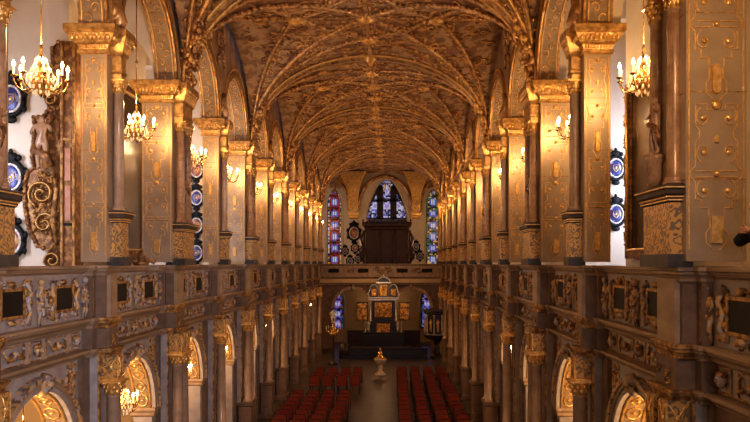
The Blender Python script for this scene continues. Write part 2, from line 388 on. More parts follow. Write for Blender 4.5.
# ================================================================== UPPER PILLARS
def pillar_kit(wide):
    x0,x1=(.03,.75) if wide else (.0,.48)
    hy=.60 if wide else .34
    sh=MB(); sh.box(x0,x1,-hy,hy,E+.02,E+3.83,M['panel'])
    for zz in (1.0,2.05,3.0): sh.box(x0-.004,x1+.004,-hy-.004,hy+.004,E+zz,E+zz+.012,M['gold_dull'])
    st=MB(); jw=MB()
    a,j=strapwork(x1-x0-.04,.15,3.75,M['gold'],M['gold'],1.8)
    on=lambda b,r:b.merge(r,lambda p:((x0+x1)/2+p[0],-hy-p[2],E+p[1]))
    on(st,a); on(jw,j)
    cp=MB()
    cp.sq([(0,E+3.80),(.05,E+3.82),(.05,E+3.87),(.02,E+3.89),(.04,E+3.97),(.10,E+4.0),(.16,E+4.08),(.20,E+4.14),(.20,E+4.17),(.23,E+4.18),(.23,E+4.29),(.21,E+4.31)],x0,x1,-hy,hy,M['capital'])
    eg=MB()
    n=max(5,int((x1-x0+.3)/.085))
    for i in range(n):
        u=x0-.12+(x1-x0+.24)*(i+.5)/n; eg.ell((u,-hy-.16,E+4.08),(.036,.045,.06),M['gold'],6,4)
    n=int((2*hy+.3)/.085)
    for i in range(n):
        v=-hy-.12+(2*hy+.24)*(i+.5)/n; eg.ell((x0-.16,v,E+4.08),(.045,.036,.06),M['gold'],6,4)
    n2=max(7,int((x1-x0)/.05))
    for i in range(n2): u=x0+(x1-x0)*(i+.5)/n2; eg.box(u-.014,u+.014,-hy-.055,-hy-.01,E+3.9,E+3.965,M['gold'])
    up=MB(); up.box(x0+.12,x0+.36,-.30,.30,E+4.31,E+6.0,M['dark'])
    for q in (-1,1): up.box(x0+.11,x0+.13,q*.28-.02,q*.28+.02,E+4.31,E+6.0,M['gold_dull'])
    con=MB()   # carved console above the capital on the nave side
    con.ell((x0-.04,0,E+4.62),(.17,.16,.2),M['stucco'],10,7)
    con.ell((x0-.12,0,E+4.50),(.11,.11,.12),M['stucco'],8,6)
    con.tube([(x0-.05,0,E+4.33),(x0-.12,0,E+4.5),(x0-.02,0,E+4.85),(x0-.1,0,E+5.15)],[.10,.13,.12,.06],M['stucco'],8)
    for q in (-1,1): con.ell((x0-.06,q*.13,E+4.68),(.08,.07,.14),M['stucco'],6,5)
    return kit([('shaft',sh,[('strapwork',st),('boss',jw)]),('capital',cp,[('egg_moulding',eg)]),('upper_block',up),('carved_console',con)])
PK={0:pillar_kit(True),1:pillar_kit(False)}

def upcol_kit(wide):
    hy=.50 if wide else .19; cols=(-.30,.30) if wide else (0,)
    x0,x1=-.24,.06
    ped=MB(); ped.sq([(.0,E+.10),(0,E+.76)],x0+.03,x1,-hy+.02,hy-.02,M['box'])
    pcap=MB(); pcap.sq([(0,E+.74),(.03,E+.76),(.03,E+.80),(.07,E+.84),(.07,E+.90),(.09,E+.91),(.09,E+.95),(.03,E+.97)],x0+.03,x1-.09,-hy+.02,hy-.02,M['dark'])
    for zz,oo in ((E+.795,.033),(E+.905,.085),(E+.755,.02)): pcap.sq([(oo,zz),(oo+.012,zz+.005),(oo+.012,zz+.02),(oo,zz+.025)],x0+.03,x1-.09,-hy+.02,hy-.02,M['gold'],False)
    pl=MB(); pl.box(x0-.01,x1,-hy-.01,hy+.01,E-.05,E+.11,M['plinth'])
    S=[]; K=[]
    for c in cols:
        s=MB(); s.lathe(colprof(.10,E+.97,E+3.15),-.09,c,M['redmarble'] if wide else M['marble'],14); S.append(s)
        k=MB(); corinth(k,-.09,c,.10,E+3.15,E+3.40,M['gold']); K.append(k)
    ent=MB(); ent.sq([(.0,E+3.40),(0,E+3.50),(.02,E+3.52),(.02,E+3.56),(0,E+3.58),(0,E+3.82),(.04,E+3.86),(.04,E+3.9),(.07,E+4.0),(.11,E+4.12),(.13,E+4.16),(.13,E+4.28),(.12,E+4.31)],x0+.06,.06,-hy+.07,hy-.07,M['capital'])
    br=MB()
    for i in range(int(hy/.05)): v=-hy+.05+(2*hy-.1)*(i+.5)/int(hy/.05); br.ell((x0-.03,v,E+4.06),(.03,.028,.045),M['gold'],6,4)
    parts=[('pedestal',ped),('pedestal_cap',pcap),('plinth',pl)]+[('shaft',s) for s in S]+[('column_capital',k) for k in K]+[('entablature',ent,[('bracket',br)])]
    return kit(parts)
UK={0:upcol_kit(True),1:upcol_kit(False)}

# carved statue used in niches
st_j={'pelvis':((0,0,.52),.075),'belly':((0,.0,.62),.07),'chest':((.01,0,.75),.09),'neck':((0,0,.85),.035),'head':((.0,-.01,.92),.058),'top':((0,0,.98),.04),
 'shl':((-.10,0,.80),.04),'ell':((-.15,-.03,.66),.03),'hal':((-.09,-.11,.60),.02),'shr':((.10,0,.80),.04),'elr':((.15,-.02,.68),.03),'har':((.16,-.10,.78),.02),
 'hil':((-.05,0,.48),.06),'knl':((-.05,-.05,.27),.045),'anl':((-.05,0,.04),.03),'tol':((-.05,-.08,.015),.02),'hir':((.05,0,.48),.06),'knr':((.06,-.01,.27),.045),'anr':((.06,.02,.04),.03),'tor':((.07,-.06,.015),.02)}
st_e=[('pelvis','belly'),('belly','chest'),('chest','neck'),('neck','head'),('head','top'),('chest','shl'),('shl','ell'),('ell','hal'),('chest','shr'),('shr','elr'),('elr','har'),
 ('pelvis','hil'),('hil','knl'),('knl','anl'),('anl','tol'),('pelvis','hir'),('hir','knr'),('knr','anr'),('anr','tor')]
statue_me=skinned('statue',st_j,st_e,'pelvis',1,M['redmarble'])
drape=MB(); drape.tube([(-.1,-.03,.55),(0,-.09,.5),(.1,-.05,.44),(.13,.0,.3),(.14,.01,.15)],[.03,.05,.05,.04,.015],M['wing'],7)
drape_me=drape.mesh('drapery')

rows={-1:[],1:[]}
for k in range(0,11):
    y=Y0+BAY*k; w=0 if k%2==0 else 1
    for s in (-1,1):
        kind='broad' if w==0 else 'narrow'
        t=thing('gallery_pillar',f'{kind} gilded square pillar, {ORD[k]} from the viewer on the {SIDE[s]} gallery','pillar',(s*HS[s],y,0),0,f'gilded pillars of the {SIDE[s]} gallery')
        place(PK[w],t,s)
        nm='paired slender marble columns' if w==0 else 'single slender marble column'
        t=thing('gallery_column',f'{nm} on a gilded pedestal before the {ORD[k]} {SIDE[s]} gallery pillar','column',(s*(HS[s]+(.09 if k==0 else 0)),y,0),0,f'marble columns of the {SIDE[s]} gallery')
        place(UK[w],t,s)
        if w==0 and k<6:
            o=thing('niche_statue',f'small gilded standing figure between the columns of the {ORD[k]} {SIDE[s]} gallery pillar','statue',(s*(HS[s]-.13),y,E+1.38),(-PI/2 if s>0 else PI/2),'gilded figures between paired columns')
            b=link('body',statue_me,o); b.scale=(.85,.85,.78)
            d=link('drapery',drape_me,b)
            if True:
                cb=MB(); cb.lathe([(.05,-.41),(.09,-.30),(.10,-.12),(.13,-.05),(.13,0)],0,0,M['redmarble'],10); link('figure_pedestal',cb.mesh('figure_pedestal'),o)

# ================================================================== NAVE UPPER WALLS with arcade arches
RA=1.78
def upper_arch_kit():
    w=MB(); arch_wall(w,0,BAY,E+7.9,BAY/2,RA,E+4.33,E+4.31,.02,.46,M['wallp'],M['soffit'])
    a=MB(); ring(a,BAY/2,E+4.33,RA+.02,RA+.14,-.03,.03,M['rib']); ring(a,BAY/2,E+4.33,RA+.24,RA+.30,-.05,.03,M['gold'])
    ring(a,BAY/2,E+4.33,RA+.02,RA+.14,.45,.50,M['rib'])
    so=MB()
    for e in (.05,.42): so.tube([(e,BAY/2-(RA-.01)*math.cos(PI*i/24),E+4.33+(RA-.01)*math.sin(PI*i/24)) for i in range(25)],.02,M['gold'],5)
    for i in range(15):
        a0=PI*(i+.5)/15; c,s_=math.cos(a0),math.sin(a0)
        for q in (-1,1):
            pts=[]
            for (dx,dl) in spiral((0,0),.11,.9,0 if q>0 else PI,q,12):
                aa=a0+dl/RA+.055*q; pts.append((.235+q*.06+dx*.8,BAY/2-(RA-.012)*math.cos(aa),E+4.33+(RA-.012)*math.sin(aa)))
            so.tube(pts,.016,M['gold'],4)
    parts=[('spandrel_wall',w),('archivolt',a),('soffit_scrollwork',so)]
    for q in (0,1):
        rl=MB(); on_nave(rl,relief(.5,1.5,5+q,M['stucco'],8,.07),.0,BAY-.52 if q else .02,E+5.9); parts.append(('spandrel_relief',rl))
    return kit(parts)
UA=upper_arch_kit()
for k in range(0,10):
    for s in (-1,1):
        t=thing('gallery_arch',f'gilded round arch over the {ORD[k]} opening of the {SIDE[s]} upper gallery','arch',(s*HS[s],Y0+BAY*k,0),0,f'upper arches of the {SIDE[s]} gallery')
        place(UA,t,s)

# ================================================================== PARAPETS
def tablet(b,fr,y,z,w,h,x):
    b.box(x-.035,x,y-w/2,y+w/2,z-h/2,z+h/2,M['black'])
    for (a,c,p,q) in ((y-w/2-.04,y+w/2+.04,z+h/2,z+h/2+.045),(y-w/2-.04,y+w/2+.04,z-h/2-.045,z-h/2),(y-w/2-.045,y-w/2,z-h/2,z+h/2),(y+w/2,y+w/2+.045,z-h/2,z+h/2)):
        fr.box(x-.05,x,a,c,p,q,M['gold_dull'])
def parapet_kit(seed):
    px=.38   # panel plane
    y0,y1=.46,BAY-.46; PA,PB=.40,BAY-.40
    wall=MB(); wall.box(px,px+.25,PA,PB,E-1.0,E-.2,M['stone'])
    wall.box(px+.05,px+.3,PA,PB,E-1.62,E-1.0,M['stone'])
    rail=MB(); extr(rail,cprof(px+.05,E-.24,E-.05,.17),PA,PB,M['cornice']); rail.box(px-.05,px+.32,PA,PB,E-.16,E-.055,M['cornice'])
    c1=MB(); extr(c1,cprof(px,E-1.2,E-1.0,.16),PA,PB,M['cornice'])
    c2=MB(); extr(c2,cprof(px+.02,E-1.72,E-1.56,.17),PA,PB,M['cornice'])
    parts=[('parapet_wall',wall),('handrail',rail),('upper_cornice',c1),('lower_cornice',c2)]
    for c in (BAY/2-.86,BAY/2+.86):
        t=MB(); f=MB(); tablet(t,f,c,E-.60,.62,.36,px)
        # strap frame around tablet
        for q in (-1,1):
            f.tube([(px-.03,c+q*.42,E-.92),(px-.06,c+q*.50,E-.75),(px-.05,c+q*.42,E-.60),(px-.07,c+q*.52,E-.45),(px-.03,c+q*.40,E-.30)],.035,M['relief'],6)
            f.ell((px-.05,c+q*.50,E-.60),(.05,.06,.06),M['gold_dull'],8,5)
        f.ell((px-.03,c,E-.32),(.05,.11,.05),M['gold_dull'],8,5); f.ell((px-.03,c,E-.88),(.05,.13,.05),M['relief'],8,5)
        parts.append(('black_tablet',t,[('tablet_frame',f)]))
    for c in (BAY/2-.86,BAY/2+.86):
        rl=MB()
        on_nave(rl,relief(1.3,.74,seed+int(c*7),M['relief'],26,.045,holes=((.24,.14,1.06,.60),),leafm=M['relief']),px,c-.65,E-.97)
        on_nave(rl,relief(1.3,.74,seed+int(c*9),M['gold_dull'],7,.05,holes=((.24,.14,1.06,.60),)),px,c-.65,E-.97)
        parts.append(('scroll_relief',rl))
    for u in (BAY/2,y0+.05,y1-.05):
        f=MB(); fg=MB(); figure2d(f,0,0,.76,M['relief'],.06); on_nave(fg,f,px,u,E-.99); parts.append(('carved_figure',fg))
    cs=[y0+.3,y0+1.02,BAY/2,y1-1.02,y1-.3]
    for i,c in enumerate(cs):
        fz=MB(); w=.30 if i in (0,2,4) else .66
        fz.box(px+.03,px+.05,c-w/2-.03,c+w/2+.03,E-1.55,E-1.53,M['gold_dull']); fz.box(px+.03,px+.05,c-w/2-.03,c+w/2+.03,E-1.25,E-1.23,M['gold_dull'])
        for q in (-1,1): fz.box(px+.03,px+.05,c+q*(w/2+.03)-.01,c+q*(w/2+.03)+.01,E-1.55,E-1.23,M['gold_dull'])
        if i in (0,2,4):
            fz.ell((px,c,E-1.38),(.07,.085,.10),M['relief'],10,7); fz.ell((px,c,E-1.32),(.05,.12,.05),M['gold_dull'],8,5)
            fz.ell((px-.07,c,E-1.39),(.02,.018,.03),M['relief'],6,4)
        else:
            fz.ell((px,c,E-1.38),(.06,.06,.08),M['relief'],8,6)
            for q in (-1,1):
                fz.tube([(px+.02,c+q*.06,E-1.33),(px-.02,c+q*.14,E-1.42),(px-.02,c+q*.21,E-1.43),(px+.02,c+q*.29,E-1.30)],[.015,.035,.035,.015],M['gold_dull'],6)
                fz.ell((px+.02,c+q*.29,E-1.30),(.03,.03,.03),M['relief'],6,4)
        parts.append(('frieze_panel',fz))
    return kit(parts)
PP=[parapet_kit(11),parapet_kit(23),parapet_kit(37)]
for k in range(-1,11):
    for s in (-1,1):
        if k==-1 and s==-1: continue
        lab=(f'carved stone parapet with two black tablets, {ORD[k]} bay of the {SIDE[s]} gallery' if k>=0 else 'carved stone parapet with black tablet nearest the viewer at the right edge')
        t=thing('gallery_parapet',lab,'parapet',(s*HS[s],Y0+BAY*k,0),0,f'carved parapets of the {SIDE[s]} gallery')
        place(PP[(k+3+(s>0))%3],t,s)

# ================================================================== LOWER PIERS + COLUMNS + ARCHES
def lower_kit(wide):
    hy=.55 if wide else .42
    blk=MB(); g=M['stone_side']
    blk.box(.24,.6,-hy,hy,E-1.0,E-.2,g); blk.box(.07,.3,-hy+.16,hy-.16,E-1.0,E-.2,g); blk.box(.0,.1,-hy+.25,hy-.25,E-1.0,E-.2,M['cornice'])
    for q in (-1,1): blk.box(.235,.25,q*(hy-.05)-.012,q*(hy-.05)+.012,E-.95,E-.25,M['gold_dull'])
    rl=MB(); rl.sq(sqc(E-.24,E-.045,.08),.05,.6,-hy+.14,hy-.14,M['cornice']); rl.sq(sqc(E-.24,E-.05,.08),.24,.6,-hy,hy,M['cornice'])
    c1=MB(); c1.sq(sqc(E-1.2,E-1.0,.07),.03,.5,-hy+.18,hy-.18,M['gold_dull']); c1.sq(sqc(E-1.2,E-1.0,.08),.24,.6,-hy,hy,M['cornice'])
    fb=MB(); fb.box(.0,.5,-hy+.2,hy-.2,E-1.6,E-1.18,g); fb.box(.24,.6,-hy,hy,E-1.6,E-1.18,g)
    rel=relief(2*hy-.44,.34,9,M['gold_dull'],4,.04); on_nave(fb,rel,.0,-hy+.22,E-1.56)
    c2=MB(); c2.sq(sqc(E-1.72,E-1.56,.07),-.03,.5,-hy+.2,hy-.2,M['gold_dull']); c2.sq(sqc(E-1.72,E-1.56,.07),.24,.6,-hy,hy,M['cornice'])
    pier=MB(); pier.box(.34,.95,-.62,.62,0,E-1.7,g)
    pil=MB(); ph=.46 if wide else .28; pil.box(.20,.36,-ph,ph,1.5,E-1.7,M['stone'])
    for q in (-1,1): pil.box(.17,.21,q*(ph-.05)-.035,q*(ph-.05)+.035,1.6,E-1.72,M['gold_dull'])
    cols=(-.24,.24) if wide else (0,)
    bx=MB(); sw=MB(); hw=.13
    for cc in cols:
        bx.box(-.12,.24,cc-hw,cc+hw,E-2.18,E-1.70,M['box'])
        bx.sq([(0,E-2.2),(.03,E-2.18),(.03,E-2.14),(0,E-2.12)],-.12,.2,cc-hw,cc+hw,M['gold'])
        for a in (-1,1):
            sw.tube([(-.125,cc-.09,E-1.92-a*.17),(-.125,cc+.09,E-1.92+a*.17)],.012,M['gold'],4)
            sw.tube([(-.09,cc-hw-.005,E-1.92-a*.17),(.12,cc-hw-.005,E-1.92+a*.17)],.012,M['gold'],4)
            sw.box(-.13,-.11,cc+a*(hw-.01)-.012,cc+a*(hw-.01)+.012,E-2.12,E-1.72,M['gold'])
        sw.ell((-.125,cc,E-1.92),(.02,.04,.05),M['gold'],8,5); sw.ell((.015,cc-hw,E-1.92),(.04,.02,.05),M['gold'],8,5)
    hw=.40 if wide else .19
    S=[];K=[]
    for c in cols:
        q=MB(); q.lathe(colprof(.135,E-4.97,E-2.45),0,c,M['marble'],14); S.append(q)
        q=MB(); corinth(q,0,c,.135,E-2.45,E-2.18,M['gold']); K.append(q)
    ped=MB(); ped.sq([(.05,0),(.05,.22),(0,.26),(0,1.36),(.04,1.40),(.04,1.45),(.06,1.47),(.06,E-4.97)],-.16,.3,-hw,hw,M['stone_side'])
    parts=[('parapet_block',blk),('rail_block',rl),('cornice_block',c1),('frieze_block',fb),('lower_cornice_block',c2),('pier',pier),('pilaster',pil),('gilded_block',bx,[('strapwork',sw)])]
    parts+=[('shaft',q) for q in S]+[('column_capital',q) for q in K]+[('pedestal',ped)]
    return kit(parts)
LK={0:lower_kit(True),1:lower_kit(False)}
for k in range(0,11):
    for s in (-1,1):
        t=thing('nave_pier',f'{ORD[k]} stone pier with gilded block and marble column below the {SIDE[s]} gallery','pier',(s*HS[s],Y0+BAY*k,0),0,f'lower piers on the {SIDE[s]} side')
        place(LK[k%2],t,s)
RL=1.34; ZL=E-3.38
def lower_arch_kit():
    w=MB(); arch_wall(w,.62,BAY-.62,E-1.6,BAY/2,RL,ZL,0,.42,.86,M['stone'],M['soffit'])
    a=MB(); ring(a,BAY/2,ZL,RL,RL+.10,.34,.45,M['stone']); ring(a,BAY/2,ZL,RL+.10,RL+.17,.31,.45,M['cornice']); ring(a,BAY/2,ZL,RL+.17,RL+.24,.27,.45,M['relief'])
    ky=MB(); ky.tube([(.34,BAY/2,ZL+RL-.04),(.26,BAY/2,ZL+RL+.04),(.28,BAY/2,ZL+RL+.16),(.24,BAY/2,ZL+RL+.28)],[.06,.08,.07,.09],M['relief'],8)
    ky.ell((.20,BAY/2,ZL+RL+.12),(.07,.08,.09),M['relief'],8,6)
    so=MB()
    for e in (.46,.83): so.tube([(e,BAY/2-(RL-.012)*math.cos(PI*i/24),ZL+(RL-.012)*math.sin(PI*i/24)) for i in range(25)],.025,M['gold'],5)
    for i in range(12):
        a0=PI*(i+.5)/12; hs=PI/24*.85
        if i%2: pat=[(.645+.13*math.cos(t*PI/4),a0+hs*math.sin(t*PI/4)) for t in range(9)]
        else: pat=[(.515,a0),(.645,a0-hs),(.775,a0),(.645,a0+hs),(.515,a0)]
        so.tube([(x,BAY/2-(RL-.012)*math.cos(q),ZL+(RL-.012)*math.sin(q)) for x,q in pat],.02,M['gold'],4)
        c,s_=math.cos(a0),math.sin(a0); so.ell((.645,BAY/2-(RL-.01)*c,ZL+(RL-.01)*s_),(.05,.04,.04),M['gold'],6,4)
    ims=[]
    for q in (-1,1):
        im=MB(); yy=BAY/2+q*(RL+.12); im.sq([(0,ZL-.22),(.04,ZL-.18),(.04,ZL-.12),(.07,ZL-.06),(.07,ZL)],.40,.88,yy-.12,yy+.12,M['cornice']); ims.append(('impost',im))
    parts=[('arcade_wall',w),('archivolt',a),('keystone',ky),('gilded_soffit',so)]+ims
    for q in (-1,1):
        sp=MB(); f=MB(); figure2d(f,0,0,.62,M['relief'],.07)
        c_,s_=math.cos(.7),math.sin(.7)
        sp.merge(f,lambda p:(.42-p[2],BAY/2+q*(1.30-p[1]*s_)+p[0]*c_,ZL+1.02+p[1]*c_*.9+q*p[0]*s_-.1))


        parts.append(('spandrel_figure',sp))
        lf=MB(); on_nave(lf,relief(.5,.75,77+q,M['relief'],10,.05,leafm=M['gold_dull']),.42,(BAY-1.14 if q>0 else .64),E-2.45); parts.append(('spandrel_relief',lf))
    return kit(parts)
LA=lower_arch_kit()
for k in range(-1,10):
    for s in (-1,1):
        if k==-1: continue
        t=thing('arcade_arch',f'round stone arch with gilded soffit and scroll keystone, {ORD[k]} of the {SIDE[s]} lower arcade','arch',(s*HS[s],Y0+BAY*k,0),0,f'arches of the {SIDE[s]} lower arcade')
        place(LA,t,s)

# ================================================================== VAULT
SX=4.34; VB=BAY*2; ZS=E+4.45; RR=3.05
fq=lambda t: math.sqrt(max(0,1-t*t))
def vz(x,y): u=min(1,abs(x)/SX); v=min(1,abs(y)/BAY); return ZS+RR*max(fq(u),fq(v)*.985)
web=MB(); n=56; vs=[]; fs=[]
def warp(t): return math.sin(t*PI/2)
for i in range(n+1):
    for j in range(n+1):
        x=SX*warp(-1+2*i/n); y=BAY*warp(-1+2*j/n); vs.append((x,y,vz(x,y)))
for i in range(n):
    for j in range(n): a=i*(n+1)+j; fs.append((a,a+n+1,a+n+2,a+1))
web.add(vs,[tuple(reversed(f)) for f in fs],M['web'],True)
web_me=web.mesh('vault_web')
def path(x0,y0,x1,y1,n=26): 
    P=[]
    for i in range(n+1):
        t=.5-.5*math.cos(PI*i/n); x=x0+(x1-x0)*t; y=y0+(y1-y0)*t; P.append((x,y,vz(x,y)-.03))
    return P
def ribset(paths,r,m=None,blob=.27,seed=0,bs=.06):
    b=MB(); rr=random.Random(seed); m=m or M['rib']
    for P in paths:
        b.tube(P,r,m,6)
        off=r*1.0
        acc=0
        for i in range(len(P)-1):
            a=Vector(P[i]); c=Vector(P[i+1]); L=(c-a).length; t=(c-a).normalized(); side=t.cross(Vector((0,0,1)))
            if side.length<.05: side=Vector((0,1,0))
            side.normalize()
            k=int((acc+L)/blob); 
            for q in range(k):
                p=a+t*((q+1)*blob-acc)
                for sg in (-1,1):
                    c2=p+side*sg*(r+bs*.9); sz=rr.uniform(.7,1.3)*bs
                    b.ell(c2+Vector((0,0,-.01)),(sz,sz*rr.uniform(.7,1.4),sz*.8),M['stucco'],6,4,Matrix.Rotation(rr.uniform(0,3),3,'Z'))
            acc=(acc+L)-k*blob
    return b
A=4.27; B=BAY
tr=ribset([path(-A,0+B-.001,0,B-.001)+path(0,B-.001,A,B-.001)[1:]],.13,M['rib'],.22,1,.07)
for dy in (-.26,.26):
    P=[]
    for i in range(53):
        a=PI*i/52; P.append((-A*math.cos(a),B+dy,ZS+RR*math.sin(a)-.06))
    tr.tube(P,.05,M['gold'],5)
dg=ribset([path(-A,-B,0,0)+path(0,0,A,B)[1:],path(A,-B,0,0)+path(0,0,-A,B)[1:]],.105,M['rib'],.22,2,.055)
ti=ribset([path(sx*A,sy*B,0,sy*B*.5) for sx in (-1,1) for sy in (-1,1)]+[path(sx*A,sy*B,sx*A*.5,0) for sx in (-1,1) for sy in (-1,1)],.085,M['rib'],.25,3,.05)
li=ribset([path(0,-B,0,B,40),path(-A*.98,0,A*.98,0,40),path(0,B*.5,A*.5,0,14),path(0,B*.5,-A*.5,0,14),path(0,-B*.5,A*.5,0,14),path(0,-B*.5,-A*.5,0,14)],.075,M['rib'],.22,4,.05)
bo=MB()
for x,y in ((0,0),(0,B*.5),(0,-B*.5),(A*.5,0),(-A*.5,0),(0,B)):
    z=vz(x,y)
    bo.lathe([(.05,z-.36 if (x,y)==(0,B) else z-.22),(.14,z-.18),(.24,z-.12),(.26,z-.04),(.18,z)],x,y,M['gold'],12)
    for j in range(8): a=PI*j/4; bo.ell((x+.27*math.cos(a),y+.27*math.sin(a),z-.08),(.09,.07,.06),M['stucco'],6,4,Matrix.Rotation(a,3,'Z'))
stc=MB(); rr=random.Random(3)
for i in range(620):
    x=rr.uniform(-1,1)*SX*.93; y=rr.uniform(-1,1)*B
    z=vz(x,y); 
    hgt=(z-ZS)/RR
    if rr.random()>hgt**2+.1: continue
    sz=rr.uniform(.05,.12)
    if rr.random()<.6: stc.ell((x,y,z-.02),(sz*1.5,sz*.6,sz*.5),M['stucco'],6,4,Matrix.Rotation(rr.uniform(0,6),3,'Z'))
    else:
        ang=rr.uniform(0,6); pts=[]
        for (u,v) in spiral((0,0),sz*2.2,1.1,ang,rr.choice((-1,1)),10):
            pts.append((x+u,y+v,vz(min(max(x+u,-SX),SX),min(max(y+v,-B),B))-.03))
        stc.tube(pts,[.035-.02*q/9 for q in range(10)],M['stucco'],5)
sprg=MB()   # clusters of foliage where ribs gather
for s in (-1,1):
    for e in (-1,1):
        for i in range(46):
            t=rr.uniform(0,1); z=ZS-.12+t*1.5; u=fq((z-ZS)/RR) if z>ZS else 1
            x=s*(A*u-rr.uniform(.02,.16)); y=e*(B-.02-rr.uniform(0,.18+.35*t)); sz=rr.uniform(.05,.10)
            sprg.ell((x,y,z),(sz*.8,sz,sz*1.1),M['gold'] if rr.random()<.25 else M['stucco'],6,5)
MV=[('transverse_arch',tr.mesh('transverse_arch')),('diagonal_rib',dg.mesh('diagonal_rib')),('star_rib',ti.mesh('star_rib')),('ridge_rib',li.mesh('ridge_rib')),('boss',bo.mesh('boss')),('stucco_ornament',stc.mesh('stucco_ornament')),('springing_foliage',sprg.mesh('springing_foliage'))]
for q in range(-1,6):
    c=tag(link('ceiling',web_me,None,(0,Y0+BAY*(2*q+1),0)),kind='structure')
    for nm,me in MV: link(nm,me,c)

# ================================================================== SHELL: floors, walls, aisle blocks
YE=61.6
def sbox(name,*a):
    b=MB(); b.box(*a); return struct(name,b)
sbox('floor',-9.5,9.5,-6,YE+1,-.3,0,M['floor'])
for s,nm in ((-1,'left'),(1,'right')):
    X=lambda a,b:(min(s*a,s*b),max(s*a,s*b))
    b=MB(); b.box(*X(HX+.55,8.6),-6,YE,E-1.6,E-1.2,M['cream']); struct('trim_1',b)          # gallery floor
    b=MB()
    # outer wall, with window openings to the upper gallery every two bays
    zw0,zw1=E+.2,E+3.4
    cuts=[21.2+8.8*i if s<0 else 17.1+8.8*i for i in range(5)]
    y=-6.0
    for c in cuts:
        b.box(*X(8.5,8.9),y,c,0,E+6.6,M['plaster']); b.box(*X(8.5,8.9),c,c+1.9,0,zw0,M['plaster']); b.box(*X(8.5,8.9),c,c+1.9,zw1,E+6.6,M['plaster']); y=c+1.9
    b.box(*X(8.5,8.9),y,YE+.4,0,E+6.6,M['plaster'])
    struct('wall_'+nm,b)
    for i,c in enumerate(cuts):
        wn=tag(link(f'window_{(1 if s<0 else 6)+i}',None) if False else bpy.data.objects.new(f'window_{(1 if s<0 else 6)+i}',None),kind='structure'); C.objects.link(wn); wn.location=(s*8.7,c+.95,zw0)
        p=MB(); p.box(-.02,.02,-.95,.95,0,3.2,M['daylight_and_fill']); link('pane',p.mesh('pane'),wn)
        f=MB()
        for u in (-.92,-.3,.3,.92): f.box(-.05,.05,u-.03,u+.03,0,3.2,M['lead'])
        for v in (.03,.8,1.6,2.4,3.17): f.box(-.04,.04,-.95,.95,v-.03,v+.03,M['lead'])
        link('frame',f.mesh('frame'),wn)
    # barrel vault of the gallery aisle
    b=MB(); vs=[];fs=[];N=16
    for i in range(N+1):
        a=PI*i/N; x=6.66-1.98*math.cos(a); z=E+6.1+.9*math.sin(a)
        vs+=[(s*x,-6,z),(s*x,YE,z)]
    for i in range(N): fs.append((2*i,2*i+1,2*i+3,2*i+2))
    b.add(vs,fs,M['plaster'],True); 
    struct('ceiling',b)
    for k in range(0,12):
        b=MB(); yy=Y0+BAY*k; q=[]
        wall_open(b,min(s*4.72,s*8.6),max(s*4.72,s*8.6),E+4.33,E+6.9,yy-.22,yy+.22,[(s*6.62,3.3,E+4.33,E+5.95,False)],M['plaster'])
        struct('wall_'+nm,b)
    # lower aisle: cream wall lining
    b=MB(); b.box(*X(8.36,8.5),-6,YE,0,E-1.6,M['cream']); struct('wall_'+nm,b)
# wall blocks projecting in the galleries
blocksL=[(15.4,20.2,5.86),(25.9,29.0,5.55),(34.7,37.8,5.7),(43.5,46.6,5.7),(52.3,55,5.7)]
blocksR=[(10.9,16.3,5.86),(19.6,24.0,5.7),(28.4,32.8,5.7),(37.2,41.6,5.7),(46,50.4,5.7),(54.8,58,5.7)]
for s,L in ((-1,blocksL),(1,blocksR)):
    for a,c,xi in L:
        b=MB(); x0,x1=sorted((s*xi,s*8.5)); b.box(x0,x1,a,c,E-1.2,E+6.9,M['plaster']); struct('wall_'+SIDE[s],b)
# wall behind and in front of first row (west side, behind the viewer)
b=MB(); b.box(-9,9,-6.3,-6,0,E+8,M['wallp']); struct('wall_back',b)
# nave side walls between the viewer and the first row (out of the frame)
for s in (-1,1):
    x0,x1=sorted((s*(HX+.02),s*(HX+.62))); b=MB(); b.box(x0,x1,-6,Y0,E+4.31,E+7.9,M['wallp']); struct('wall_'+SIDE[s],b)
    x0,x1=sorted((s*(HX+.36),s*(HX+1.05))); b=MB(); b.box(x0,x1,-6,Y0,0,E-1.6,M['stone_side']); struct('wall_'+SIDE[s],b)

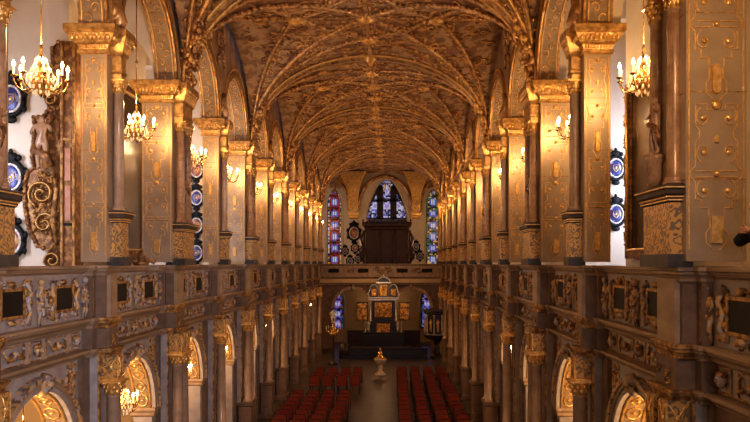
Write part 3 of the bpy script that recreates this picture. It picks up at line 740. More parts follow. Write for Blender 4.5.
# ================================================================== END WALL
b=MB(); wall_open(b,-8.9,8.9,E-.7,E+8.2,YE,YE+.5,[(.35,3.3,E+.3,E+6.85,True),(-3.95,1.15,E-.2,E+6.1,True),(4.15,1.15,E-.2,E+6.1,True)],M['plaster'])
struct('wall_end',b)
b=MB(); wall_open(b,-8.9,8.9,0,E-.7,YE,YE+.5,[(-3.7,1.0,E-5.4,E-2.15,True),(3.65,1.0,E-5.4,E-2.15,True)],M['cream'])
struct('wall_end',b)
def stained(name,cx,z0,z1,w,cols,seed,panels,loc_y=YE+.25):
    wn=bpy.data.objects.new(name,None); C.objects.link(wn); wn.location=(cx,loc_y,z0); tag(wn,kind='structure')
    r=random.Random(seed); H=z1-z0
    # pane: pointed shape, divided in coloured pieces
    p=MB(); P=[(x,z) for x,z in arch_pts(0,w,0,H,True)]
    def half(z):
        zs=H-w*.9
        if z<=zs: return w/2
        t=(z-zs)/(w*.9); 
        return w/2*(1-math.asin(min(1,t**1.25))/(PI/2)) if t<1 else 0
    nz=int(H/.14); nu=max(6,int(w/.13))
    for i in range(nz):
        a,c=H*i/nz,H*(i+1)/nz; ha,hc=half(a+1e-4),half(c-1e-4)
        for j in range(nu):
            u0=-1+2*j/nu; u1=-1+2*(j+1)/nu
            um=(u0+u1)/2; zm=(a+c)/2; ph=(zm%panels)/panels
            lights=cols['lights']; lu=((um+1)/2*lights)%1
            edge=lu<.16 or lu>.84
            dd=math.hypot((lu-.5)*w/lights,(ph-.5)*panels)
            if dd<w/lights*.16: key=cols['c']
            elif dd<w/lights*.27: key=cols['m']
            elif edge: key=r.choice(cols['e'])
            else: key=r.choice(cols['f'])
            if j%nu in (0,nu-1) and lights==1: key=r.choice(cols['e'])
            p.add([(u0*ha,0,a),(u1*ha,0,a),(u1*hc,0,c),(u0*hc,0,c)],[(0,1,2,3)],G[key])
    link('pane',p.mesh('pane'),wn)
    f=MB()
    f.tube([(x,0,z) for x,z in P]+[(P[0][0],0,0)],.05,M['lead'],6)
    k=int(H/panels)
    for i in range(1,k+1):
        z=i*panels
        if z<H-.1: h=half(z); f.box(-h,h,-.04,.03,z-.03,z+.03,M['lead'])
    if cols['lights']>1:
        for q in range(1,cols['lights']):
            u=-w/2+w*q/cols['lights']; f.box(u-.26,u+.26,-.06,.04,0,H-(abs(u)/w)*2.1-.2,M['lead'])
        f.box(-w/2,w/2,-.06,.04,H*.73,H*.73+.16,M['lead']); f.box(-w/2,w/2,-.06,.04,H*.50,H*.50+.16,M['lead'])
        for q in (-1,1): f.tube([(q*w*.5,0,H*.66),(q*w*.30,0,H*.83),(q*w*.14,0,H*.93)],.2,M['lead'],6)
    else:
        f.box(-.02,.02,-.03,.03,0,H*.99,M['lead'])
    link('tracery',f.mesh('tracery'),wn)
    s=MB()   # plaster reveal around it
    Q=[(x*1.0+(.10 if x>0 else -.10)*(1 if abs(x)>.01 else 0),z+(.10 if abs(x)<=.01 else .05)) for x,z in P]
    s.tube([(x,-.27,z) for x,z in Q],.07,M['plaster'],6); link('surround',s.mesh('surround'),wn)
stained('window_11',-3.95,E-.2,E+6.1,1.15,dict(lights=1,c='white',m='blue',e=['green','dark','white','gold'],f=['red','red','dark']),1,.95)
stained('window_12',.35,E+.3,E+6.85,3.3,dict(lights=3,c='violet',m='white',e=['gold','dark','violet'],f=['white','blue','dark']),2,1.25)
stained('window_13',4.15,E-.2,E+6.1,1.15,dict(lights=1,c='white',m='blue',e=['green','green','dark'],f=['green','dark','dark','gold']),3,.95)
stained('window_14',-3.7,E-5.4,E-2.15,1.0,dict(lights=1,c='white',m='violet',e=['green','dark'],f=['red','blue','dark']),4,.8)
stained('window_15',3.65,E-5.4,E-2.15,1.0,dict(lights=1,c='white',m='violet',e=['green','dark'],f=['violet','blue','dark']),5,.8)
# bracket corbels carrying the last vault
for i,(cx,lb) in enumerate(((-2.35,'tapering gilded corbel left of the large end window'),(2.75,'tapering gilded corbel right of the large end window'))):
    t=thing('vault_corbel',lb,'corbel',(cx,YE-.02,E+3.6),0,'gilded corbels on the end wall')
    c=MB(); c.sq([(-.1,0),(.0,.05),(.05,.12),(.05,.22),(.10,.28),(.12,.40),(.12,.50),(-.02,.52)],-.32,.32,-.48,0,M['gold']); link('corbel_cap',c.mesh('corbel_cap'),t)
    c=MB(); vs=[];fs=[]; N=14
    sg=1 if cx>0 else -1
    for j in range(N+1):
        q=j/N; z=.5+q*3.1; hw=.30+.75*q**2.6; d=.45+2.2*q**2.4
        lean=sg*0.0
        vs+=[(-hw+lean,0,z),(-hw+lean,-d,z),(hw+lean,-d,z),(hw+lean,0,z)]
    for j in range(N):
        for a in range(3): k=j*4+a; fs.append((k,k+1,k+5,k+4))
    c.add(vs,fs,M['capital'],False); link('tapering_shaft',c.mesh('tapering_shaft'),t)
    c=MB()
    for sd in (-1,1):
        P=[]
        for j in range(N+1):
            q=j/N; P.append((sd*(.29+.75*q**2.6),-(.46+2.2*q**2.4),.5+q*3.1))
        c.tube(P,.05,M['gold'],6)
    link('gilded_edge',c.mesh('gilded_edge'),t)

b=MB()
for (xa,xb,za,zt) in ((-2.0,2.4,E+4.3,E+7.1),(-5.2,-2.7,E+4.3,E+6.7),(3.1,5.4,E+4.3,E+6.7)):
    for r_,yy,mm in ((.09,.06,M['gold']),(.14,.30,M['stucco'])):
        P=[]
        for i in range(25):
            a=PI*i/24; P.append(((xa+xb)/2-(xb-xa)/2*math.cos(a),YE-yy,za+(zt-za)*math.sin(a)))
        b.tube(P,r_,mm,6)
struct('trim_3',b)
# ================================================================== END GALLERY
YG=57.0
b=MB(); b.box(-HX-.6,HX+.6,YG,YE,E-1.5,E-1.2,M['cream']); struct('trim_2',b)
t=thing('end_gallery_parapet','carved stone parapet with four black tablets across the far end gallery','parapet',(0,YG,E-1.2))
def rot(bm):  # nave-facing -> viewer-facing: (x,y)->(y,x)
    o=MB(); 
    for k,mm in enumerate(bm.mats): pass
    o.merge(bm,lambda p:(p[1],p[0],p[2])); o.F=[tuple(reversed(f)) for f in o.F]; return o
w=MB(); w.box(0,.25,-5.2,5.2,.2,1.02,M['cornice']); w.box(.05,.3,-5.2,5.2,-.5,.2,M['stone_side']); link('parapet_wall',rot(w).mesh('parapet_wall'),t)
w=MB(); extr(w,cprof(0,.98,1.15,.2),-5.2,5.2,M['cornice']); link('handrail',rot(w).mesh('handrail'),t)
w=MB(); extr(w,cprof(0,.02,.2,.2),-5.2,5.2,M['cornice']); extr(w,cprof(0,-.52,-.38,.2),-5.2,5.2,M['cornice']); link('cornice',rot(w).mesh('cornice'),t)
for c in (-3.65,-1.4,1.55,3.45):
    w=MB(); f=MB(); tablet(w,f,c,.62,.8,.3,0); o=link('black_tablet',rot(w).mesh('black_tablet'),t); link('tablet_frame',rot(f).mesh('tablet_frame'),o)
w=MB()
for c in (-4.6,-2.5,-.3,.5,2.5,4.5): on_nave(w,relief(.9,.7,int(c*10),M['relief'],7,.08,leafm=M['gold_dull']),0,c-.45,.27)
for c in (-4,-2.4,-1,.8,2.4,4): on_nave(w,relief(.9,.34,int(c*20),M['relief'],5,.06,leafm=M['gold_dull']),.05,c-.45,-.33)
link('scroll_relief',rot(w).mesh('scroll_relief'),t)
ga=thing('end_gallery_arcade','stone wall with two wide round arches under the far end gallery','arcade',(0,YG,0))
w=MB(); wall_open(w,-5.3,5.3,0,E-1.5,YG+.1,YG+.7,[(-2.2,2.9,.02,E-2.0,False),(2.25,2.9,.02,E-2.0,False)],M['stone_side'])
o=MB(); o.merge(w,lambda p:(p[0],p[1]-YG,p[2])); link('arcade_wall',o.mesh('arcade_wall'),ga)
for c in (-2.2,2.25):
    w=MB(); ring(w,c,E-2.0-1.45,1.45,1.62,-.02,.12,M['cornice']); ring(w,c,E-3.45,1.62,1.68,-.05,.12,M['gold_dull']); link('archivolt',rot(w).mesh('archivolt'),ga)
    w=MB(); w.ell((c,-.08,E-1.85),(.16,.14,.26),M['relief'],8,6); link('keystone',w.mesh('keystone'),ga)

# dark carved canopied box on the end gallery
t=thing('royal_pew','large dark carved wooden canopied box in the middle of the end gallery','box',(.38,59.0,E-1.2))
w=MB(); w.box(-1.65,1.65,-.7,.9,0,3.9,M['wood'])
for i in range(5):
    x=-1.3+.65*i; w.box(x-.24,x+.24,-.74,-.7,1.3,2.2,M['wood']); w.box(x-.24,x+.24,-.74,-.7,2.35,3.5,M['wood'])
link('cabinet',w.mesh('cabinet'),t)
w=MB(); w.sq([(.0,3.75),(.1,3.85),(.1,3.95),(.26,4.1),(.26,4.25),(.15,4.3),(.0,4.42),(-.35,4.58),(-.55,4.62)],-1.65,1.65,-.7,.9,M['wood']); link('canopy',w.mesh('canopy'),t)
for x in (-1.75,-.6,.6,1.75):
    w=MB(); w.lathe([(.12,1.1),(.12,1.3),(.07,1.4),(.10,2.0),(.07,3.5),(.13,3.6),(.13,3.75)],x,-.85,M['wood'],8); link('turned_post',w.mesh('turned_post'),t)
w=MB()
for i in range(9):
    x=-1.85+3.7*i/8; w.lathe([(.05,4.25),(.10,4.33),(.04,4.42),(.08,4.5),(.0,4.68)],x,-.9,M['wood'],6)
on_front(w,relief(3.4,.35,5,M['wood'],14,.08),-1.7,-.9,3.95)
for q in (-1,1): w.tube([(q*1.75,-.8,1.2),(q*2.0,-.8,1.7),(q*1.85,-.8,2.4),(q*2.02,-.8,3.1),(q*1.8,-.8,3.6)],[.1,.14,.09,.13,.06],M['wood'],7)
link('carved_cresting',w.mesh('carved_cresting'),t)

# ================================================================== SHIELDS
def shield_kit(cm,sz=1.0):
    fr=MB(); N=20
    def oval(rx,rz,y): return [(rx*math.cos(2*PI*i/N),y,rz*math.sin(2*PI*i/N)) for i in range(N+1)]
    fr.tube(oval(.27,.33,-.03),.055,M['black'],6)
    fr.tube(spiral2((0,.44),.11),.035,M['black'],6); fr.ell((0,-.03,.42),(.16,.05,.10),M['black'],8,5)
    for q in (-1,1):
        fr.ell((q*.16,-.03,.40),(.07,.04,.07),M['black'],6,5); fr.ell((q*.30,-.03,.12),(.05,.04,.09),M['black'],6,5); fr.ell((q*.28,-.03,-.2),(.05,.04,.08),M['black'],6,5)
    fr.ell((0,-.03,-.42),(.13,.04,.08),M['black'],8,5); fr.ell((0,-.03,.53),(.05,.04,.06),M['black'],6,5)
    rg=MB(); rg.tube(oval(.205,.265,-.05),.028,M['ring'],6)
    fc=MB(); fc.ell((0,-.03,0),(.19,.03,.25),cm,16,6)
    ar=MB(); ar.tube([(-.08,-.065,.09),(.08,-.065,.09),(.08,-.065,-.02),(0,-.065,-.12),(-.08,-.065,-.02),(-.08,-.065,.09)],.012,M['gold'],4); ar.ell((0,-.055,.0),(.04,.02,.05),M['gold'],6,4)
    return [('frame',fr.mesh('frame')),('ring',rg.mesh('ring')),('enamel_face',fc.mesh('enamel_face')),('arms',ar.mesh('arms'))]
def spiral2(c,r): return [(p[0],-.04,p[1]) for p in spiral(c,r,1,0,1,10)]
SK=[shield_kit(M['blueoval']),shield_kit(M['redoval'])]
def shield(x,y,z,label,kind=0,sc_=1.0,grp=None):
    t=thing('heraldic_shield',label,'shield',(x,y,z),0,grp)
    for n_,me in SK[kind]: link(n_,me,t)
    t.scale=(sc_,sc_,sc_); return t
g='oval shields on the near left wall'
for i,(z,k) in enumerate(((3.35,0),(1.75,0),(.45,1))):
    shield(-7.0,15.34,E+z,['upper','middle','lowest'][i]+' black framed oval shield on the white wall at the far left edge',k,1.0,g)
g='oval shields between the second and third left pillars'; q=['topmost','second','third','fourth','lowest']
for j,(x,off) in enumerate(((-5.95,0),(-6.42,.45),(-5.72+.0,99),(-6.9,0))):
    if off>50: continue
    for i in range(4):
        z=.35+i*.95+off
        if z>3.9: continue
        shield(x,25.84,E+z,f'{["lowest","second lowest","third lowest","upper"][i]} black oval shield, {["inner","middle","","outer"][j]} column, white wall past second left pillar',(i+j)%2,.92,g)
g='oval shields beyond the nearest right pedestal'
for i,z in ((1,1.27),(2,2.47)):
    shield(6.60,19.54,E+z,['lowest blue oval shield on the bright wall strip right of the second right pillar','blue oval shield with dark crest, lower of two whole ones on the right strip','blue oval shield with dark crest, upper of two whole ones on the right strip','topmost oval shield on the bright right wall strip'][i],0,.9,g)
g='round shields on the end wall'
for i,(px,py,k,ss) in enumerate(((354,233,1,2.1),(345,251,0,1.1),(355,248,1,1.2),(363,251,1,1.1),(350,261,0,1.15),(358,259,0,1.0),(416,247,0,1.25),(411,256,0,1.1),(420,256,0,1.1))):
    d=YE-.03; shield((px-392)*d/750+CX,d,E+(263-py)*d/750,['large brown oval shield high on the end wall left of the canopied box','small dark oval shield at the far left of the end wall','small brown oval shield under the large one on the end wall','small brown shield touching the left side of the canopied box','dark shield low on the left of the end wall','pale shield low beside the left of the canopied box','upper dark oval shield right of the canopied box','dark shield low beside the right of the canopied box','outer low dark shield right of the canopied box'][i],k,ss*.85,g)

# ================================================================== LEFT EPITAPH (carved wing) and PAINTINGS
t=thing('carved_epitaph','tall carved and gilded wooden epitaph wing with scrolls and a figure at the left edge','epitaph',(-5.86,15.3,E-1.15))
zb=1.15
w=MB(); w.box(-.02,.30,-.25,.1,0,5.6,M['wing'])
for q in (0,.24): w.box(q+.0,q+.05,-.30,-.24,0,5.6,M['gold_dull'])
link('frame_post',w.mesh('frame_post'),t)
w=MB()
for z0,z1 in ((zb+.85,zb+1.55),(zb+1.65,zb+2.3)): w.box(.09,.20,-.29,-.25,z0,z1,M['pink'])
w.box(.07,.22,-.31,-.25,zb+.75,zb+.8,M['black']); w.box(.07,.22,-.31,-.25,zb+2.45,zb+2.5,M['gold_dull']); link('pink_marble_panel',w.mesh('pink_marble_panel'),t)
# outline of the wing as lobed plate, thick in y
out=[(0,.9),(-.30,.95),(-.36,1.15),(-.30,1.40),(-.55,1.50),(-.72,1.85),(-.80,2.3),(-.80,2.8),(-.74,3.0),(-.62,3.08),(-.66,3.3),(-.60,3.9),(-.62,4.1),(-.42,4.12),(-.30,4.3),(-.40,4.55),(-.30,4.95),(-.22,5.1),(-.25,5.5),(-.12,5.62),(0,5.4)]
w=MB(); n=len(out); 
for i in range(n-1):
    (xa,za),(xb,zb2)=out[i],out[i+1]
    w.add([(0,-.08,za),(xa,-.08,za),(xb,-.08,zb2),(0,-.08,zb2)],[(0,3,2,1)],M['wing']); w.add([(xa,-.08,za),(xa,.08,za),(xb,.08,zb2),(xb,-.08,zb2)],[(0,1,2,3)],M['wing'])
w.tube([(x,-.10,z) for x,z in out],.035,M['wing'],6)
for i in range(n-1):     # beaded lobes along the edge
    (xa,za),(xb,zb2)=out[i],out[i+1]; L=math.hypot(xb-xa,zb2-za); k=max(1,int(L/.09))
    for j in range(k): f=j/k; w.ell((xa+(xb-xa)*f,-.10,za+(zb2-za)*f),(.05,.06,.05),M['wing'],6,5)
link('wing_plate',w.mesh('wing_plate'),t)
w=MB()
on_front(w,relief(.6,1.35,2,M['wing'],34,.10,leafm=M['gold_dull']),-.68,-.08,1.7)
on_front(w,relief(.34,1.0,4,M['wing'],20,.10,leafm=M['gold_dull']),-.36,-.08,4.2); on_front(w,relief(.3,.9,8,M['wing'],8,.10),-.32,-.08,.95)
for p_,rr_ in ((spiral((-.42,2.55),.28,1.6,.5,1,26),.05),(spiral((-.36,1.95),.22,1.4,2.5,-1,22),.045),(spiral((-.25,4.45),.16,1.3,1,1,20),.04),(spiral((-.2,1.2),.17,1.4,1,1,20),.045)):
    w.tube([(x,-.18,z) for x,z in p_],rr_*.8,M['wing'],7)
    w.tube([(x,-.225,z) for x,z in p_],rr_*.25,M['gold'],5)
w.tube([(-.12,-.17,1.5),(-.2,-.19,2.0),(-.12,-.19,2.6),(-.2,-.17,3.05)],[.03,.06,.05,.03],M['gold_dull'],7)
link('scroll_carving',w.mesh('scroll_carving'),t)
f=link('carved_angel',statue_me,t,(-.40,-.22,3.02)); f.scale=(1.35,1.0,1.12)
w=MB(); w.tube([(.06,.02,.78),(.16,.06,1.0),(.22,.08,.85),(.2,.08,.55)],[.03,.07,.06,.02],M['wing'],6); w.tube([(-.12,.02,.5),(-.1,-.06,.35),(.08,-.07,.25),(.1,-.02,.05)],[.03,.07,.08,.1],M['wing'],7); link('angel_drapery',w.mesh('angel_drapery'),f)

def framed(name,label,s,y0,y1,z0,z1,xi):
    t=thing(name,label,'painting',(s*xi,(y0+y1)/2,z0)); h=(y1-y0)/2; H=z1-z0
    k=kit([('canvas',(lambda b:(b.box(-.05,0,-h,h,0,H,M['paint']),b)[1])(MB())),
      ('gilded_frame',(lambda b:([b.box(-.14,0,*q,M['wing']) for q in ((-h-.16,-h+.02,-.16,H+.16),(h-.02,h+.16,-.16,H+.16),(-h,h,-.16,.02),(-h,h,H-.02,H+.16))],
         [b.tube([(-.15,yy,0),(-.15,yy,H)],.03,M['gold'],6) for yy in (-h+.03,h-.03)],[b.tube([(-.15,-h,zz),(-.15,h,zz)],.03,M['gold'],6) for zz in (.02,H-.02)],
         on_nave(b,relief(2*h,.22,3,M['wing'],18,.08,leafm=M['gold_dull']),-.1,-h,H+.02),
         [on_nave(b,relief(.2,H,13,M['wing'],26,.08,leafm=M['gold_dull']),-.12,yy,0) for yy in (-h-.18,h-.04)],b)[-1])(MB()))])
    place(k,t,s); return t
framed('framed_painting','huge dark glossy painting in a carved gilt frame behind the nearest right columns',1,12.3,15.7,E+.25,E+3.6,5.84)
framed('framed_painting','tall dark glossy painting seen between the first two left gallery pillars',-1,15.7,19.95,E+.3,E+4.2,5.84)
# small gilded ornament group at the foot of the left painting
t=thing('carved_cresting','small gilded carved ornament on the gallery ledge below the left painting','carving',(-4.9,17.0,E-.05))
w=MB(); w.lathe([(.16,0),(.18,.05),(.08,.10),(.12,.2),(.05,.3),(.02,.38)],0,0,M['wing'],8)
for q in (-1,1): w.tube([(q*.05,0,.05),(q*.2,0,.12),(q*.28,0,.05),(q*.34,0,.14)],[.05,.06,.04,.02],M['gold_dull'],6)
link('scrolls',w.mesh('scrolls'),t); w=MB(); w.box(-.45,.45,-.12,.12,-.12,0,M['cornice']); link('ledge',w.mesh('ledge'),t)

# ================================================================== CHANDELIERS
def chand_parts(R0,narm,big=True):
    stem=MB(); stem.lathe([(.012,.62),(.03,.55),(.015,.5),(.06,.42),(.03,.36),(.09,.28),(.05,.2),(.10,.1),(.16,.02),(.10,-.06),(.04,-.1),(.06,-.14),(.02,-.2),(.0,-.22)],0,0,M['brass'],10)
    cr=MB()
    for rad,z,k in ((R0*.62,.0,18),(R0*.5,.10,14),(R0*.34,.22,10),(R0*.2,.36,8),(R0*.45,-.08,12),(R0*.28,-.15,8)):
        for j in range(k): a=2*PI*j/k; cr.ell((rad*math.cos(a),rad*math.sin(a),z),(.018,.018,.038),M['crystal'],5,4)
    for j in range(6):
        a=PI*j/3; cr.tube([(R0*.1*math.cos(a),R0*.1*math.sin(a),.46),(R0*.32*math.cos(a),R0*.32*math.sin(a),.24),(R0*.62*math.cos(a),R0*.62*math.sin(a),.02)],.010,M['crystal'],4)
    arms=[]
    for j in range(narm):
        a=2*PI*j/narm+.2; c,s=math.cos(a),math.sin(a)
        m=MB(); m.tube([(c*r*R0,s*r*R0,z) for r,z in ((.12,.0),(.35,-.10),(.62,-.13),(.85,-.08),(.97,.02),(.97,.07))],.012,M['brass'],6)
        m.lathe([(.012,.06),(.05,.08),(.055,.095),(.02,.10)],c*R0*.97,s*R0*.97,M['brass'],8)
        cd=MB(); cd.lathe([(.016,.10),(.016,.22),(.010,.225)],c*R0*.97,s*R0*.97,M['candle'],8)
        fl=MB(); fl.lathe([(.006,.225),(.022,.245),(.024,.265),(.012,.30),(.002,.325)],c*R0*.97,s*R0*.97,M['flame'],8)
        arms.append((m,cd,fl))
    return stem,cr,arms
def rod(L):
    b=MB(); b.tube([(0,0,.58),(0,0,L)],.012,M['brass'],6); b.lathe([(.0,L*.5-.05),(.04,L*.5),(.0,L*.5+.05)],0,0,M['brass'],8); b.lathe([(.03,L-.08),(.07,L),(.07,L+.01)],0,0,M['brass'],8); return b.mesh('rod')
def mk(R0,n):
    st_,cr,ar=chand_parts(R0,n); full=MB()
    for x in [st_,cr]+[q for a in ar for q in a]: full.merge(x,lambda p:p)
    return dict(stem=st_.mesh('stem'),cr=cr.mesh('crystal_drops'),arms=[(a.mesh('arm'),c.mesh('candle'),f.mesh('flame')) for a,c,f in ar],full=full.mesh('chandelier'))
KU=mk(.40,8); KL=mk(.30,6)
rodU=rod(3.05); rodL=rod(1.07)
def chandelier(x,y,z,K,rodm,label,grp,detail,power,col=(1,.62,.32),rad=.12):
    t=thing('chandelier',label,'chandelier',(x,y,z),R.uniform(0,1),grp)
    link('rod',rodm,t)
    if detail:
        link('stem',K['stem'],t); link('crystal_drops',K['cr'],t)
        for a,c,f in K['arms']:
            o=link('arm',a,t); q=link('candle',c,o); link('flame',f,o)
    else: link('candle_cluster',K['full'],t)
    l=bpy.data.lights.new('candle_and_fill_glow','POINT'); l.energy=power; l.color=col; l.shadow_soft_size=rad
    lo=bpy.data.objects.new('candle_and_fill_glow',l); C.objects.link(lo); lo.location=(x+(0 if power>80 else .65*(1 if x>0 else -1)),y,z+(.42 if power>80 else .1))
    return t
for k in range(0,11):
    for s in (-1,1):
        y=Y0+BAY*(k+.5)
        chandelier(s*4.74,y,E+2.82,KU,rodU,f'lit crystal chandelier hanging in the {ORD[k]} upper arch of the {SIDE[s]} gallery',f'upper chandeliers on the {SIDE[s]}',k<4,125)
        if k<10:
            chandelier(s*5.02,y,E-3.1,KL,rodL,f'lit chandelier hanging under the {SIDE[s]} gallery inside the {ORD[k]} lower arch',f'lower chandeliers on the {SIDE[s]}',k<2,80)

# ================================================================== CHAIRS
def chair_kit():
    seat=MB(); seat.sq([(-.03,.42),(0,.44),(0,.48),(-.03,.50)],-.23,.23,-.22,.22,M['redcloth'])
    back=MB(); vs=[]; 
    back.sq([(0,0),(0,.01)],-.22,.22,-.0,.0,M['redcloth']); back=MB()
    prof=[(.52,.215),(.62,.225),(.78,.245),(.90,.265),(.93,.27)]
    vs=[];fs=[]
    for z,y in prof:
        w=.22 if z<.9 else .19
        vs+=[(-w,y-.025,z),(w,y-.025,z),(w,y+.025,z),(-w,y+.025,z)]
    for i in range(len(prof)-1):
        for j in range(4): a=i*4+j; q=i*4+(j+1)%4; fs.append((a,q,q+4,a+4))
    fs+=[(3,2,1,0),(16,17,18,19)]; back.add(vs,fs,M['redcloth'])
    fr=MB()
    for q in (-1,1):
        fr.tube([(q*.235,.22,.42),(q*.24,.235,.6),(q*.24,.27,.94)],.016,M['chairframe'],6)
    fr.tube([(-.24,.275,.945),(0,.28,.955),(.24,.275,.945)],.016,M['chairframe'],6)
    legs=[]
    for qx in (-1,1):
        for qy in (-1,1):
            l=MB(); l.tube([(qx*.21,qy*.20,.44),(qx*.225,qy*.235,0)],[.018,.013],M['chairframe'],6); legs.append(l.mesh('leg'))
    return seat.mesh('seat'),back.mesh('backrest'),fr.mesh('back_frame'),legs
CS,CB,CF,CLG=chair_kit()
def chair(x,y,label,grp,rz=0):
    t=thing('nave_chair',label,'chair',(x,y,0),rz,grp)
    link('seat',CS,t); link('backrest',CB,t); link('back_frame',CF,t)
    for l in CLG: link('leg',l,t)
rr=random.Random(9)
rowsL=[26.9+.88*i for i in range(8)]+[37.2,38.2,40.3]
rowsL=list(reversed(rowsL)); rowsR=list(reversed([26.9+.9*i for i in range(16)]))
for i,y in enumerate(rowsL):
    sh=.26 if y>35 else 0
    for j in range(4):
        x=-1.29-.68*j+sh
        chair(x+rr.uniform(-.03,.03),y+rr.uniform(-.04,.04),f'red chair, {ORD[j]} from the aisle, {ORD[i]} row from the font, left block','red chairs of the left block',PI+rr.uniform(-.06,.06))
for i,y in enumerate(rowsR):
    for j in range(4):
        x=1.28+.70*j
        chair(x+rr.uniform(-.02,.02),y+rr.uniform(-.03,.03),f'red chair, {ORD[j]} from the aisle, {ORD[i]} row from the font, right block','red chairs of the right block',PI+rr.uniform(-.04,.04))

# ================================================================== FONT
t=thing('baptismal_font','pale marble baptismal font with a tall turned lid at the head of the aisle','font',(.10,43.5,0))
w=MB(); w.lathe([(.34,0),(.34,.06),(.28,.10),(.20,.16),(.12,.22),(.10,.40),(.14,.46),(.10,.52),(.12,.58)],0,0,M['marblewhite'],14); link('foot',w.mesh('foot'),t)
w=MB(); w.lathe([(.12,.58),(.22,.66),(.32,.78),(.36,.88),(.37,.95),(.33,.97)],0,0,M['marblewhite'],16); link('basin',w.mesh('basin'),t)
w=MB(); w.lathe([(.34,.97),(.30,1.03),(.16,1.10),(.12,1.2),(.16,1.27),(.08,1.35),(.05,1.42),(.09,1.48),(.05,1.54),(.02,1.6),(.0,1.66)],0,0,M['brass'],14); link('lid',w.mesh('lid'),t)

# ================================================================== ALTAR
t=thing('altar_step','dark stone platform under the altar','step',(0,55.2,0)); w=MB(); w.box(-2.6,2.6,-1.4,1.2,0,.18,M['dark']); w.box(-2.2,2.2,-1.1,1.2,.18,.36,M['dark']); link('steps',w.mesh('steps'),t)
AY=55.6
t=thing('altarpiece','tall black altarpiece with gilded reliefs, folding wings and a curved pediment','altar',(.14,AY,.36))
zz=lambda py:(263-py)*AY/750+E-.36
px=lambda p:(p-383.5)*AY/750
w=MB(); w.box(px(363),px(404),-.5,.35,0,.98,M['ebony']); w.sq([(0,.95),(.05,.98),(.05,1.04)],px(363),px(404),-.5,.35,M['ebony']); link('altar_table',w.mesh('altar_table'),t)
w=MB(); w.box(px(370),px(397),-.1,.3,1.0,zz(322),M['ebony']); link('predella',w.mesh('predella'),t)
w=MB(); w.box(px(377),px(390),-.16,-.1,zz(333),zz(323.5),M['altargold']); on_front(w,relief(px(390)-px(377),zz(323.5)-zz(333),3,M['altargold'],8,.06),px(377),-.16,zz(333)); link('predella_relief',w.mesh('predella_relief'),t)
w=MB(); w.box(px(371),px(396),-.05,.35,zz(323),zz(298),M['ebony']); w.sq([(0,zz(301)),(.08,zz(300)),(.08,zz(299)),(.14,zz(298)),(.14,zz(297))],px(370),px(397),-.15,.3,M['silverb']); link('main_case',w.mesh('main_case'),t)
w=MB(); w.box(px(375),px(392),-.14,-.05,zz(317),zz(302.5),M['altargold']); on_front(w,relief(px(392)-px(375),zz(302.5)-zz(317),9,M['altargold'],14,.1,figs=3),px(375),-.14,zz(317)); link('crucifixion_relief',w.mesh('crucifixion_relief'),t)
for q in (371,396):
    w=MB(); w.lathe([(.1,zz(321)),(.07,zz(320)),(.06,zz(310)),(.055,zz(303)),(.1,zz(301))],px(q),-.22,M['silverb'],10); link('side_column',w.mesh('side_column'),t)
    o=link('side_figure',statue_me,t,(px(q+(-2 if q<380 else 2)),-.3,zz(333)+.02)); o.scale=(.9,.9,.9); o.data=statue_me.copy(); o.data.materials[0]=M['silverb']
for a,c in ((356.8,368),(399,410.2)):
    w=MB(); w.box(px(a),px(c),.0,.06,zz(320.5),zz(302),M['ebony'])
    for q0,q1 in ((319.5,308.5),(307.5,303)): w.box(px(a)+.06,px(c)-.06,-.03,0,zz(q0),zz(q1),M['altargold'])
    on_front(w,relief(px(c)-px(a)-.14,zz(308.5)-zz(319.5),int(a),M['altargold'],7,.05),px(a)+.07,-.03,zz(319.5)); link('folding_wing',w.mesh('folding_wing'),t)
w=MB(); w.box(px(379),px(388.5),-.05,.3,zz(297),zz(283),M['ebony']); w.box(px(370.5),px(397),0,.28,zz(297),zz(288.5),M['ebony']); w.sq([(0,zz(284)),(.1,zz(283)),(.1,zz(282))],px(377.5),px(390),-.1,.25,M['silverb']); link('upper_case',w.mesh('upper_case'),t)
for a,c,u,d in ((380.2,387.3,295.5,285),(371.7,376.5,295.5,289),(391,396,295.5,289)):
    w=MB(); w.box(px(a),px(c),-.12,-.04,zz(u),zz(d),M['altargold']); on_front(w,relief(px(c)-px(a),zz(d)-zz(u),int(a),M['altargold'],4,.05),px(a),-.12,zz(u)); link('upper_relief',w.mesh('upper_relief'),t)
w=MB()
for q0,q1,zt,rise in ((377.5,390,282,5),(370.5,378,288.5,4),(389.5,397,288.5,4)):
    P=[]; c=(px(q0)+px(q1))/2; h=(px(q1)-px(q0))/2
    for i in range(13): a=PI*i/12; P.append((c-h*math.cos(a),-.05,zz(zt)+rise*.074*math.sin(a)))
    w.tube(P,.05,M['silverb'],6); n=len(P); w.add([(x,-.03,z) for x,_,z in P],[tuple(range(n-1,-1,-1))],M['ebony'])
w.lathe([(.05,zz(277)),(.1,zz(276)),(.03,zz(275)),(.0,zz(272.5))],px(383.7),-.05,M['silverb'],8)
for q in (378.5,389): w.lathe([(.05,zz(297)),(.045,zz(284)),(.08,zz(283.5))],px(q),-.14,M['silverb'],8)
for q in (370,397.5): w.tube([(px(q),-.1,zz(297)),(px(q)+(-.14 if q<380 else .14),-.1,zz(294)),(px(q),-.1,zz(290)),(px(q)+(.06 if q<380 else -.06),-.1,zz(287))],[.05,.08,.05,.03],M['silverb'],6)
link('pediment',w.mesh('pediment'),t)
